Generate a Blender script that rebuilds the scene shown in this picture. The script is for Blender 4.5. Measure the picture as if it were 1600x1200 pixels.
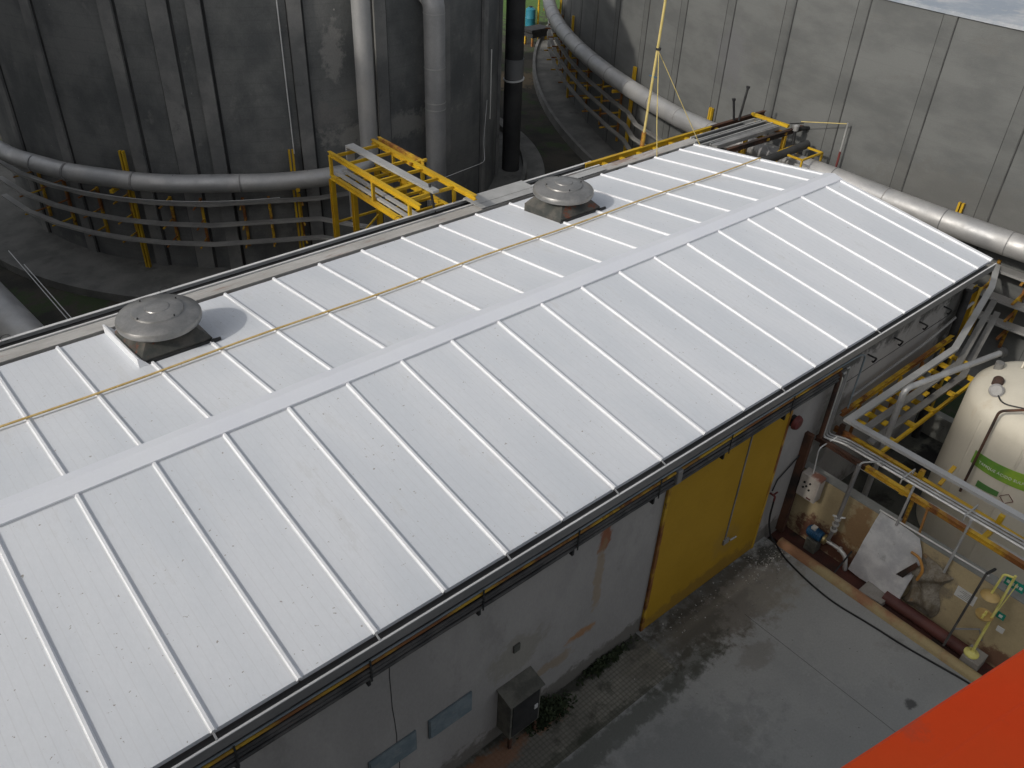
import bpy, bmesh, math, random
from mathutils import Vector, Matrix
random.seed(7)
PI = math.pi
for o in list(bpy.data.objects): bpy.data.objects.remove(o)
S = bpy.context.scene
COL = S.collection
# ---------------------------------------------------------------- camera
cam_d = bpy.data.cameras.new("Camera"); cam = bpy.data.objects.new("Camera", cam_d); COL.objects.link(cam)
yaw, pit, rol, F = 0.8412, -0.6308, 0.0478, 1334.35
CAM = Vector((-18.1266, -9.7489, 12.9046))
d = Vector((math.cos(pit)*math.cos(yaw), math.cos(pit)*math.sin(yaw), math.sin(pit)))
rt = d.cross(Vector((0, 0, 1))).normalized(); up = rt.cross(d)
r2 = math.cos(rol)*rt + math.sin(rol)*up; u2 = -math.sin(rol)*rt + math.cos(rol)*up
Mx = Matrix((r2, u2, -d)).transposed().to_4x4(); Mx.translation = CAM
cam.matrix_world = Mx
cam_d.sensor_width = 36; cam_d.lens = F/1600*36; cam_d.clip_start = .05; cam_d.clip_end = 2000
S.camera = cam
# ---------------------------------------------------------------- sky and sun
SUN_EL, SUN_AZ = math.radians(33), math.radians(179.2)
w = bpy.data.worlds.new("World"); S.world = w; w.use_nodes = True
nt = w.node_tree; bg = nt.nodes['Background']; sky = nt.nodes.new('ShaderNodeTexSky')
sky.sky_type = 'NISHITA'; sky.sun_disc = False; sky.sun_elevation = SUN_EL
sky.sun_rotation = math.radians(90) - SUN_AZ
sky.dust_density = 3.0; sky.air_density = 1.0
hs = nt.nodes.new('ShaderNodeHueSaturation'); hs.inputs['Saturation'].default_value = .28   # hazy, milky sky
nt.links.new(sky.outputs[0], hs.inputs['Color']); nt.links.new(hs.outputs[0], bg.inputs[0]); bg.inputs[1].default_value = 0.15
sl = bpy.data.lights.new("Sun", 'SUN'); so = bpy.data.objects.new("Sun", sl); COL.objects.link(so)
sl.energy = 2.0; sl.angle = math.radians(2.0); sl.color = (1, .95, .87)
sv = Vector((math.cos(SUN_EL)*math.cos(SUN_AZ), math.cos(SUN_EL)*math.sin(SUN_AZ), math.sin(SUN_EL)))
so.rotation_euler = sv.to_track_quat('Z', 'Y').to_euler()
S.view_settings.view_transform = 'Standard'; S.view_settings.look = 'None'
S.view_settings.exposure = -0.10; S.view_settings.gamma = 1; S.view_settings.use_curve_mapping = False
S.render.engine = 'CYCLES'

# ---------------------------------------------------------------- materials
def mat(name, c1, c2=None, scale=2.0, rough=.75, metal=0., bump=0., bscale=None, stretch=(1, 1, 1),
        fine=.12, specks=None, blobs=(), lines=None, lines2=None, patch=None, lo=.35, hi=.65, spec=.4):
    """c1/c2 mixed by noise; fine grain; specks=(colour,scale,threshold); blobs=[(centre,radii,colour,amount)];
    lines=(axis,period,width,colour,amount); patch=(colour,scale,threshold,amount)"""
    m = bpy.data.materials.new(name); m.use_nodes = True
    T = m.node_tree; N = T.nodes; Lk = T.links; b = N['Principled BSDF']
    b.inputs['Roughness'].default_value = rough; b.inputs['Metallic'].default_value = metal
    b.inputs['Specular IOR Level'].default_value = spec
    geo = N.new('ShaderNodeNewGeometry'); mp = N.new('ShaderNodeMapping'); mp.inputs['Scale'].default_value = stretch
    Lk.new(geo.outputs['Position'], mp.inputs[0])
    def noise(sc, det=5, src=mp.outputs[0], r=.6):
        n = N.new('ShaderNodeTexNoise'); n.inputs['Scale'].default_value = sc; n.inputs['Detail'].default_value = det
        n.inputs['Roughness'].default_value = r; Lk.new(src, n.inputs['Vector']); return n.outputs[0]
    def rng(v, a, bb, c=0., dd=1.):
        n = N.new('ShaderNodeMapRange'); n.inputs[1].default_value = a; n.inputs[2].default_value = bb
        n.inputs[3].default_value = c; n.inputs[4].default_value = dd; n.interpolation_type = 'SMOOTHSTEP'
        Lk.new(v, n.inputs[0]); return n.outputs[0]
    def mth(op, a, bb=None):
        n = N.new('ShaderNodeMath'); n.operation = op
        for i, v in enumerate((a, bb)):
            if v is None: continue
            if isinstance(v, (int, float)): n.inputs[i].default_value = v
            else: Lk.new(v, n.inputs[i])
        return n.outputs[0]
    def mix(fac, a, bb, mode='MIX'):
        n = N.new('ShaderNodeMix'); n.data_type = 'RGBA'; n.blend_type = mode
        if isinstance(fac, (int, float)): n.inputs[0].default_value = fac
        else: Lk.new(fac, n.inputs[0])
        for i, v in ((6, a), (7, bb)):
            if isinstance(v, (tuple, list)): n.inputs[i].default_value = (*v, 1)
            else: Lk.new(v, n.inputs[i])
        return n.outputs[2]
    col = mix(rng(noise(scale), lo, hi), c1, c2 or c1)
    if patch:
        col = mix(mth('MULTIPLY', rng(noise(patch[1], 8, r=.7), patch[2], patch[2]+.10), patch[3]), col, patch[0])
    for L_ in [q for q in (lines, lines2) if q]:
        ax, per, wd, lc, am = L_
        sx = N.new('ShaderNodeSeparateXYZ'); Lk.new(geo.outputs['Position'], sx.inputs[0])
        f = mth('FRACT', mth('DIVIDE', sx.outputs[ax], per))
        av = mth('ABSOLUTE', mth('SUBTRACT', f, .5))
        k = rng(av, wd, wd*1.8, 1, 0) if wd > 0 else mth('MULTIPLY', rng(av, .5+wd, .5, 0, 1), rng(noise(5), .42, .62))
        col = mix(mth('MULTIPLY', k, am), col, lc)
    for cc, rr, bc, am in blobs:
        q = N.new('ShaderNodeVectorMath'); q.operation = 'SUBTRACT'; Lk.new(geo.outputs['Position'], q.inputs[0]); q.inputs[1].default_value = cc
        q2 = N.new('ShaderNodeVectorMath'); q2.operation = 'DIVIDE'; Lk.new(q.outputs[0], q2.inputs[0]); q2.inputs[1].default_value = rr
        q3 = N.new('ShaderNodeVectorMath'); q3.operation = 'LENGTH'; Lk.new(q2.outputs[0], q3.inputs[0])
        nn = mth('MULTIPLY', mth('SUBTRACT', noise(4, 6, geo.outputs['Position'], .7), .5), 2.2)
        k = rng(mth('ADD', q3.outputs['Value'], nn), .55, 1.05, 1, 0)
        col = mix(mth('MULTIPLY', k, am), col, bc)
    if specks:
        col = mix(rng(noise(specks[1], 3, geo.outputs['Position']), specks[2], specks[2]+.03), col, specks[0])
    if fine:
        col = mix(1., col, mix(noise(28, 6, r=.75), (1-fine*2.2,)*3, (1+fine,)*3), 'MULTIPLY')
    Lk.new(col, b.inputs['Base Color'])
    if metal > .3:
        Lk.new(rng(noise(scale*3), .3, .7, rough*.8, min(1, rough*1.3)), b.inputs['Roughness'])
    if bump:
        bp = N.new('ShaderNodeBump'); bp.inputs['Strength'].default_value = bump; bp.inputs['Distance'].default_value = .02
        Lk.new(noise(bscale or scale*6, 8), bp.inputs['Height']); Lk.new(bp.outputs[0], b.inputs['Normal'])
    return m

RUST = (.17, .055, .02)
M = {}
M['roof'] = mat('white_roof_sheet', (.62, .648, .685), (.695, .715, .745), .6, .5, bump=.05, bscale=40, fine=.05,
                specks=((.34, .32, .30), 16, .69), lines2=(0, 1.0, -.07, (.44, .42, .39), .55), lines=(0, .125, .035, (.50, .50, .50), .17), stretch=(1, .35, 1), patch=((.52, .52, .51), 2.4, .58, .26))
M['cap'] = mat('white_seam_cap', (.80, .81, .83), (.74, .75, .77), 1.5, .38, fine=.04)
M['ridge'] = mat('white_ridge_sheet', (.70, .72, .77), (.73, .75, .79), .8, .4, fine=.03)
M['galv'] = mat('galvanised_metal', (.34, .34, .34), (.46, .46, .45), 1.6, .5, .55, bump=.05, fine=.1)
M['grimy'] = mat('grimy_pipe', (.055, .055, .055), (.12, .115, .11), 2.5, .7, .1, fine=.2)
M['galv_dull'] = mat('dull_grey_metal', (.22, .22, .22), (.33, .32, .31), 1.5, .6, .35, fine=.12)
M['fan'] = mat('weathered_aluminium', (.25, .25, .245), (.36, .35, .335), 2.2, .38, .6, bump=.08, fine=.12)
M['fan_base'] = mat('stained_fan_base', (.06, .065, .06), (.13, .12, .105), 3, .6, .3, fine=.15, patch=((.24, .07, .03), 2.6, .56, .9))
M['cover'] = mat('stained_cover_sheet', (.42, .405, .38), (.54, .525, .50), 1.6, .65, .1, fine=.14, patch=((.28, .16, .11), 1.4, .53, .75), stretch=(.35, 1.5, 1))
M['dark'] = mat('dark_steel', (.025, .026, .028), (.05, .05, .05), 3, .6, .3, fine=.2)
M['black'] = mat('black_rubber', (.012, .012, .013), (.025, .025, .025), 3, .6, fine=.2)
M['gutter'] = mat('grey_gutter_metal', (.22, .22, .22), (.30, .295, .29), 1.2, .5, .3, fine=.12, stretch=(.5, 1, 1))
M['lip'] = mat('pale_folded_edge', (.60, .60, .59), (.70, .70, .69), 2, .5, .1, fine=.05)
M['wall'] = mat('grey_plaster_wall', (.335, .322, .308), (.405, .388, .37), .9, .85, bump=.15, bscale=14, fine=.1, patch=((.24, .235, .22), 1.1, .58, .4), stretch=(1, 1, .45),
    blobs=[((-10.83, -3.9, 3.35), (.16, .4, .42), (.30, .10, .04), .9), ((-10.85, -3.9, 2.4), (.13, .4, 1.1), (.33, .24, .14), .6),
           ((-11.1, -3.9, 1.25), (.32, .4, .13), (.38, .19, .07), .8), ((-11.7, -3.9, .95), (.5, .4, .16), (.30, .22, .13), .6),
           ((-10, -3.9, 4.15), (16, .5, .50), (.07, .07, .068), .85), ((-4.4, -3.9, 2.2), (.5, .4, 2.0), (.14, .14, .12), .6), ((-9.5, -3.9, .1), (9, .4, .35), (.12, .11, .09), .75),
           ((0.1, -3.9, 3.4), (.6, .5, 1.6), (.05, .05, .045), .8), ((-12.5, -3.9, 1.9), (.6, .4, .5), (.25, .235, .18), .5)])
M['tankL'] = mat('dark_tank_concrete', (.105, .110, .110), (.18, .182, .176), .7, .9, bump=.4, bscale=16, fine=.18, specks=((.33, .32, .30), 7, .735), stretch=(1, 1, .8),
    lines=(2, .32, .03, (.08, .08, .078), .16), patch=((.24, .235, .22), 1.3, .58, .45),
    blobs=[((-4.4, 11.5, 3.9), (3.0, 4, .42), (.27, .265, .245), .8), ((-6.1, 11.2, 6.3), (.35, 2, .9), (.27, .265, .25), .85),
           ((-6.6, 11.2, 4.6), (.7, 2, .5), (.21, .2, .19), .6), ((-7.0, 11.2, 7.2), (.25, 2, 1.0), (.22, .21, .2), .5)])
M['pilL'] = mat('pilaster_concrete', (.145, .147, .145), (.235, .232, .222), .8, .9, bump=.2, fine=.14, patch=((.09, .09, .09), 1.3, .58, .5))
M['tankR'] = mat('pale_tank_concrete', (.102, .105, .102), (.135, .138, .133), .5, .9, bump=.3, bscale=18, fine=.12, stretch=(1, 1, 2.5),
    lines=(2, .5, .02, (.09, .09, .088), .12), patch=((.115, .113, .105), .7, .57, .5),
    blobs=[((4.8, 7, 5.6), (2, .9, 1.2), (.12, .12, .125), .6), ((4.8, -1.5, 4.0), (2, 3.2, .9), (.11, .107, .098), .45)])
M['joint_and_shade'] = mat('dark_joint_and_shade', (.03, .03, .03), (.05, .05, .05), 2, .9)  # real joints and cracks, and the shadow painted beside the left tank's pilasters
M['tank_top'] = mat('patchy_tank_top', (.28, .32, .37), (.56, .56, .56), .55, .7, bump=.2, fine=.12, patch=((.52, .51, .49), .9, .52, .6))  # blue-grey and white blotches paint reflected sky into the top
M['foot'] = mat('footing_concrete', (.13, .13, .12), (.20, .195, .18), 1.0, .9, bump=.3, fine=.14, patch=((.08, .08, .07), 1.1, .56, .6))
M['soil'] = mat('dark_soil', (.035, .034, .028), (.07, .062, .048), .5, .95, bump=.6, bscale=9, fine=.2, patch=((.045, .075, .025), .8, .50, .75), lo=.4, hi=.6,
    blobs=[((30, 42, -.2), (22, 14, 3), (.09, .17, .035), 1.), ((10.6, 23.6, -.2), (2.2, 1.6, 2), (.20, .15, .09), .8), ((3, -5.5, -.2), (3, 3, 2), (.03, .06, .02), .7)])
M['yard'] = mat('yard_concrete', (.285, .29, .278), (.35, .352, .335), .45, .85, bump=.2, fine=.14, specks=((.48, .48, .46), 16, .75), patch=((.20, .19, .165), .9, .57, .45),
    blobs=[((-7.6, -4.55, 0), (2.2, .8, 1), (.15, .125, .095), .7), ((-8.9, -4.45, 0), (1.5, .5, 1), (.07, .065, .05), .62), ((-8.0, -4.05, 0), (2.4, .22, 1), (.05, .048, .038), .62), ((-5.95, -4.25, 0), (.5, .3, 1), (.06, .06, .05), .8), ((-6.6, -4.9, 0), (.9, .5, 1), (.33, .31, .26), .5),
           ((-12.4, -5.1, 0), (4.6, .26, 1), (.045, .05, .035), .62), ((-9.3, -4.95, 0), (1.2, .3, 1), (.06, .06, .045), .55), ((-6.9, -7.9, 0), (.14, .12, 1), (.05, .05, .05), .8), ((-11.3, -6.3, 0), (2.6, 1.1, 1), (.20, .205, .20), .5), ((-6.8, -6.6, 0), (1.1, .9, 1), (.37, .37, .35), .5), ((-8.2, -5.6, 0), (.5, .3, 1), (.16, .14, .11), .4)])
M['tiles'] = mat('gritty_paving', (.18, .17, .145), (.28, .265, .22), .8, .9, bump=.4, bscale=30, fine=.2, patch=((.055, .055, .04), .9, .50, .8), lines=(0, .075, .12, (.10, .10, .08), .4), lines2=(1, .075, .12, (.10, .10, .08), .4),
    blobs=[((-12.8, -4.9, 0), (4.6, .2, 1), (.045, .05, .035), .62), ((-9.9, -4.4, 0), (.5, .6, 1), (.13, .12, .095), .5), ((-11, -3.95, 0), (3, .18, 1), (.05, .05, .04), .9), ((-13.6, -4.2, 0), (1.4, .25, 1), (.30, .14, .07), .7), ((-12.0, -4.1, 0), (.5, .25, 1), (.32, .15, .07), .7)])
M['kerb'] = mat('ochre_kerb', (.42, .33, .17), (.33, .17, .09), .55, .8, bump=.2, fine=.15, patch=((.24, .2, .14), 1.6, .58, .6), lo=.45, hi=.55)
M['channel'] = mat('dark_red_channel', (.045, .022, .018), (.10, .035, .025), 1.2, .85, fine=.2, patch=((.03, .028, .022), 1.5, .5, .8))
M['bund'] = mat('ochre_bund_wall', (.52, .42, .245), (.43, .345, .205), .9, .85, bump=.15, fine=.12,
    blobs=[((-4.8, -4.9, .15), (1, 1.1, .45), (.12, .035, .025), .9), ((-4.8, -5.35, .9), (1, .35, .8), (.26, .13, .05), .7), ((-4.8, -6.9, .7), (1, .5, .7), (.17, .15, .12), .7), ((-4.8, -8.6, .1), (1, .7, .3), (.15, .05, .035), .8)])
M['bund_top'] = mat('grey_bund_top', (.24, .25, .23), (.30, .30, .28), 1, .85, fine=.14, patch=((.04, .04, .04), 3.0, .62, .9))
M['basin'] = mat('wet_basin_floor', (.055, .058, .05), (.10, .10, .085), .8, .55, fine=.15, patch=((.012, .012, .012), .9, .52, .9), blobs=[((-.4, -4.9, 0), (.9, .6, 1), (.006, .006, .006), 1.)])
M['door'] = mat('yellow_door_paint', (.43, .25, .012), (.48, .28, .016), .8, .6, bump=.12, bscale=3, fine=.08, blobs=[((-7.8, -3.96, .1), (2.2, .4, .4), (.22, .13, .03), .6), ((-7.2, -3.96, 1.0), (.5, .4, .5), (.36, .22, .04), .5)], patch=((.50, .28, .02), 1.1, .6, .5), specks=((.25, .12, .03), 12, .78))
M['yellow'] = mat('yellow_steel_paint', (.62, .40, .02), (.50, .30, .02), 1.5, .5, fine=.1, patch=((.26, .12, .03), 3.5, .60, .75))
M['yellow_rust'] = mat('rusty_yellow_paint', (.58, .36, .03), (.25, .10, .03), 1.1, .65, fine=.15, patch=((.15, .05, .02), 3, .53, .85), lo=.42, hi=.58)
M['rust'] = mat('rusty_steel', (.03, .024, .022), (.12, .055, .032), 1.6, .85, bump=.2, fine=.2)
M['pipe_wrap'] = mat('aluminium_pipe_cladding', (.42, .42, .42), (.50, .49, .475), 1.0, .52, .55, bump=.06, fine=.1)
M['pipe_wrap_dull'] = mat('dull_pipe_cladding', (.27, .272, .275), (.34, .34, .34), 1.0, .55, .35, bump=.06, fine=.1)
M['steel_tube'] = mat('bright_steel_tube', (.60, .60, .58), (.70, .69, .66), 3, .42, .5, fine=.05)
M['tray'] = mat('grey_cable_tray', (.30, .295, .285), (.40, .39, .37), 1.2, .6, .3, fine=.12)
M['tray_dim'] = mat('dusty_cable_tray', (.17, .165, .155), (.24, .235, .22), 1.2, .7, .1, fine=.12)
M['tray_white'] = mat('pale_cable_tray', (.38, .38, .37), (.47, .47, .46), 1.2, .5, .15, fine=.08)
M['darkpipe'] = mat('dark_bitumen_pipe', (.028, .029, .03), (.05, .05, .05), 1, .7, fine=.15)
M['band'] = mat('grey_pipe_band', (.15, .16, .165), (.2, .2, .2), 1, .6, .3, fine=.1)
M['blue'] = mat('blue_conduit', (.20, .24, .265), (.26, .30, .32), 2, .5, fine=.1)
M['bluebox'] = mat('blue_motor_paint', (.02, .09, .19), (.03, .12, .24), 3, .4, fine=.1)
M['turq'] = mat('turquoise_plastic', (.02, .17, .24), (.03, .2, .27), 2, .5)
M['brass'] = mat('brass', (.50, .42, .20), (.6, .5, .26), 5, .35, .8)
M['cream'] = mat('cream_tank_plastic', (.585, .54, .44), (.65, .605, .50), .7, .75, spec=.15, fine=.04, patch=((.50, .40, .27), 1.2, .62, .35), stretch=(1, 1, .4))
M['rope'] = mat('tan_rope', (.55, .38, .13), (.68, .50, .22), 6, .9, fine=.25)
M['ropey'] = mat('yellow_rope', (.55, .44, .15), (.62, .5, .2), 6, .8, fine=.15)
M['orange'] = mat('orange_gloss_paint', (.86, .068, .008), (.80, .085, .014), 1.3, .62, spec=.15, fine=.04, patch=((.50, .09, .05), 5.0, .58, .45), bump=.04, bscale=9, specks=((.45, .2, .15), 30, .76))
M['orange_pipe'] = mat('orange_tube', (.50, .24, .05), (.40, .2, .06), 4, .5, fine=.1)
M['white'] = mat('white_plastic', (.70, .70, .67), (.62, .61, .57), 2, .5, fine=.06)
M['boxw'] = mat('stained_white_box', (.52, .48, .43), (.44, .40, .36), 3, .6, fine=.12, blobs=[((-5.05, -4.45, 1.78), (.3, .2, .12), (.20, .07, .04), .9)])
M['gbox'] = mat('mossy_grey_box', (.10, .10, .085), (.17, .165, .14), 4, .85, bump=.3, fine=.2)
M['vent'] = mat('blue_grey_louvre', (.13, .17, .19), (.18, .22, .235), 4, .7, fine=.15, patch=((.25, .26, .25), 5, .55, .5))
M['sheet'] = mat('bright_crumpled_foil', (.96, .965, .97), (.68, .69, .71), 1.9, .35, .3, bump=.5, bscale=5, fine=.08, patch=((.45, .45, .44), 3.2, .60, .6))  # pale and grey blotches paint reflections and sunlight into the sheet
M['blanket'] = mat('dirty_insulation', (.19, .155, .105), (.32, .29, .24), 3.5, .95, bump=.8, fine=.25, patch=((.30, .16, .05), 2.2, .56, .8))
M['eyey'] = mat('pale_yellow_paint', (.72, .66, .16), (.78, .72, .25), 3, .4, fine=.05)
M['eyeb'] = mat('ochre_plastic_bowl', (.50, .34, .12), (.58, .41, .17), 3, .5, fine=.1)
M['green'] = mat('green_sign', (.01, .25, .17), (.012, .28, .2), 3, .5)
M['lgreen'] = mat('lime_label', (.33, .50, .05), (.12, .28, .05), .9, .5, fine=.04)
M['dgreen'] = mat('green_stripe', (.10, .24, .07), (.09, .22, .06), 2, .5)
M['redp'] = mat('red_paint', (.16, .035, .032), (.10, .028, .028), 3, .55, fine=.1)
M['redpipe'] = mat('dark_red_pipe', (.10, .036, .03), (.14, .05, .04), 1.5, .6, fine=.15)
M['plinth'] = mat('grey_plinth', (.26, .24, .21), (.32, .3, .27), 3, .9, fine=.12)
M['leaf'] = mat('weed_leaf', (.022, .034, .014), (.04, .055, .022), 5, .8)
M['stone'] = mat('pale_rubble', (.22, .21, .19), (.45, .44, .41), 9, .9, fine=.15, lo=.45, hi=.55)
M['sun_block'] = mat('sun_block_concrete', (.30, .29, .27), (.36, .35, .33), .6, .9, fine=.1)  # surface of the unseen block added to shade the yard

# ---------------------------------------------------------------- mesh helpers
class MB:
    def __init__(s): s.bm = bmesh.new(); s.sm = False; s.ang = 40
    def box(s, x0, x1, y0, y1, z0, z1, bev=0):
        vs = [s.bm.verts.new((x, y, z)) for x in (x0, x1) for y in (y0, y1) for z in (z0, z1)]
        fs = [s.bm.faces.new([vs[i] for i in f]) for f in ((0, 1, 3, 2), (4, 6, 7, 5), (0, 4, 5, 1), (2, 3, 7, 6), (0, 2, 6, 4), (1, 5, 7, 3))]
        if bev:
            es = {e for f in fs for e in f.edges}
            bmesh.ops.bevel(s.bm, geom=list(es), offset=bev, segments=2, affect='EDGES', profile=.5)
        return s
    def prism(s, poly, ax):
        """poly extruded by vector ax; poly = list of 3d points"""
        a = [s.bm.verts.new(p) for p in poly]; b = [s.bm.verts.new(Vector(p)+Vector(ax)) for p in poly]
        s.bm.faces.new(a); s.bm.faces.new(b[::-1]); n = len(a)
        for i in range(n): s.bm.faces.new((a[i], b[i], b[(i+1) % n], a[(i+1) % n]))
        return s
    def sweep(s, pts, sec, upv=(0, 0, 1), closed=False, caps=True, flat=True):
        """sweep a 2-D section [(side, up)] along pts with mitred corners"""
        P = [Vector(p) for p in pts]; n = len(P); rings = []
        for i in range(n):
            a = (P[i]-P[i-1]) if (i or closed) else (P[1]-P[0]); b = (P[(i+1) % n]-P[i]) if (i < n-1 or closed) else (P[-1]-P[-2])
            a = a.normalized(); b = b.normalized(); t = (a+b).normalized() if (a+b).length > 1e-6 else a
            u0 = Vector(upv)
            if abs(t.dot(u0)) > .97: u0 = Vector((0, 1, 0)) if abs(t.y) < .9 else Vector((1, 0, 0))
            sd = t.cross(u0).normalized(); u = sd.cross(t).normalized(); k = 1/max(.5, math.sqrt((1+a.dot(b))/2))
            rings.append([s.bm.verts.new(P[i] + sd*q[0]*k + u*q[1]) for q in sec])
        m = len(sec); rr = list(range(n-1)) + ([n-1] if closed else [])
        for i in rr:
            r0, r1 = rings[i], rings[(i+1) % n]
            for j in range(m): s.bm.faces.new((r0[j], r0[(j+1) % m], r1[(j+1) % m], r1[j]))
        if caps and not closed: s.bm.faces.new(rings[0][::-1]); s.bm.faces.new(rings[-1])
        return s
    def tube(s, pts, r, seg=12, closed=False):
        """parallel-transported round tube"""
        P = [Vector(p) for p in pts]; n = len(P); rings = []; s.sm = True
        t0 = (P[1]-P[0]).normalized(); ref = Vector((0, 0, 1)) if abs(t0.z) < .9 else Vector((1, 0, 0))
        u = t0.cross(ref).normalized()
        for i in range(n):
            a = (P[i]-P[i-1]).normalized() if i else (P[1]-P[0]).normalized(); b = (P[i+1]-P[i]).normalized() if i < n-1 else a
            t = (a+b).normalized(); u = (u - t*u.dot(t)).normalized(); v = t.cross(u)
            rings.append([s.bm.verts.new(P[i]+(u*math.cos(2*PI*j/seg)+v*math.sin(2*PI*j/seg))*r) for j in range(seg)])
        for i in range(n-1):
            for j in range(seg): s.bm.faces.new((rings[i][j], rings[i][(j+1) % seg], rings[i+1][(j+1) % seg], rings[i+1][j]))
        s.bm.faces.new(rings[0][::-1]); s.bm.faces.new(rings[-1]); return s
    def bar(s, a, b, w=.06, h=None):
        h = h or w; return s.sweep([a, b], [(-w/2, -h/2), (w/2, -h/2), (w/2, h/2), (-w/2, h/2)])
    def ibeam(s, a, b, w=.1, h=.14, t=.014):
        return s.sweep([a, b], [(-w/2, -h/2), (w/2, -h/2), (w/2, -h/2+t), (t/2, -h/2+t), (t/2, h/2-t), (w/2, h/2-t), (w/2, h/2), (-w/2, h/2), (-w/2, h/2-t), (-t/2, h/2-t), (-t/2, -h/2+t), (-w/2, -h/2+t)])
    def lathe(s, prof, c, seg=48, a0=0, a1=2*PI, caps=False, smooth=True):
        full = abs(a1-a0-2*PI) < 1e-6; n = seg if full else seg+1; rings = []; s.sm = smooth
        for r, z in prof:
            if r < 1e-5: v = s.bm.verts.new((c[0], c[1], z)); rings.append([v]*n); continue
            rings.append([s.bm.verts.new((c[0]+r*math.cos(a0+(a1-a0)*j/seg), c[1]+r*math.sin(a0+(a1-a0)*j/seg), z)) for j in range(n)])
        for i in range(len(prof)-1):
            for j in range(seg):
                k = (j+1) % n; q = [rings[i][j], rings[i][k], rings[i+1][k], rings[i+1][j]]
                q = list(dict.fromkeys(q))
                if len(q) > 2:
                    try: s.bm.faces.new(q)
                    except ValueError: pass
        return s
    def build(s, name, m, parent=None, smooth=None):
        bmesh.ops.recalc_face_normals(s.bm, faces=s.bm.faces)
        if parent is not None:
            p = parent; off = Vector((0, 0, 0))
            while p is not None: off += p.location; p = p.parent
            bmesh.ops.translate(s.bm, verts=s.bm.verts, vec=-off)
        me = bpy.data.meshes.new(name); s.bm.to_mesh(me); s.bm.free()
        me.materials.append(M[m] if isinstance(m, str) else m)
        if s.sm if smooth is None else smooth:
            for f in me.polygons: f.use_smooth = True
            me.set_sharp_from_angle(angle=math.radians(s.ang))
        o = bpy.data.objects.new(name, me); COL.objects.link(o)
        if parent is not None: o.parent = parent
        return o
def tag(o, label, cat, group=None):
    o['label'] = label; o['category'] = cat
    if group: o['group'] = group
    return o
def struct(o, kind='structure'): o['kind'] = kind; return o
def thing(name, loc, label, cat, group=None):
    o = bpy.data.objects.new(name, None); COL.objects.link(o); o.location = loc; o.empty_display_size = .2
    return tag(o, label, cat, group)
def copy_thing(root, loc, rz, label):
    def cp(o, parent):
        c = o.copy(); COL.objects.link(c); c.parent = parent
        for ch in o.children: cp(ch, c)
        return c
    r = cp(root, None); r.location = loc; r.rotation_euler = (0, 0, rz); r['label'] = label; return r
def fillet(pts, r, n=5):
    P = [Vector(p) for p in pts]; out = [P[0]]
    for i in range(1, len(P)-1):
        a = (P[i-1]-P[i]); b = (P[i+1]-P[i]); k = min(r, a.length*.45, b.length*.45)
        A = P[i]+a.normalized()*k; B = P[i]+b.normalized()*k
        for j in range(n+1):
            t = j/n; out.append(A*(1-t)**2 + P[i]*2*t*(1-t) + B*t*t)
    out.append(P[-1]); return out
def arc(c, R, a0, a1, z, n=24, z1=None):
    return [(c[0]+R*math.cos(math.radians(a0+(a1-a0)*i/n)), c[1]+R*math.sin(math.radians(a0+(a1-a0)*i/n)), z if z1 is None else z+(z1-z)*i/n) for i in range(n+1)]
def pol(c, R, a, z): return (c[0]+R*math.cos(math.radians(a)), c[1]+R*math.sin(math.radians(a)), z)
def onetube(name, pts, r, m, label, cat, group=None, seg=12): return tag(MB().tube(pts, r, seg).build(name, m), label, cat, group)

# ---------------------------------------------------------------- ground
b = MB(); b.box(-300, 300, -300, 300, -.9, -.2); struct(b.build('ground', 'soil'))
b = MB(); b.box(-40, -5.62, -30, -3.9, -.16, 0); struct(b.build('yard', 'yard'))
b = MB(); b.box(-21, -9.55, -4.88, -3.905, .0, .006); struct(b.build('paved_strip', 'tiles'))
b = MB()
for i, x in enumerate((-7.6,)): b.box(x, x+.006, -9.5, -4.9, .001, .003)
struct(b.build('yard_joints', 'joint_and_shade'))
b = MB(); b.box(-5.4, -4.9, -9.8, -3.9, -.16, -.10); struct(b.build('channel', 'channel'))
b = MB(); b.box(-4.65, .5, -10, -3.9, -.17, -.08); struct(b.build('basin_floor', 'basin'))
b = MB(); sec = [(-.11, -.16), (.11, -.16), (.11, .06), (.07, .11), (0, .13), (-.07, .11), (-.11, .06)]
b.sweep([(-5.51, -4.2, 0), (-5.51, -5.5, 0), (-5.51, -9.8, 0)], sec); b.sm = True; struct(b.build('kerb', 'kerb'))
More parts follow.
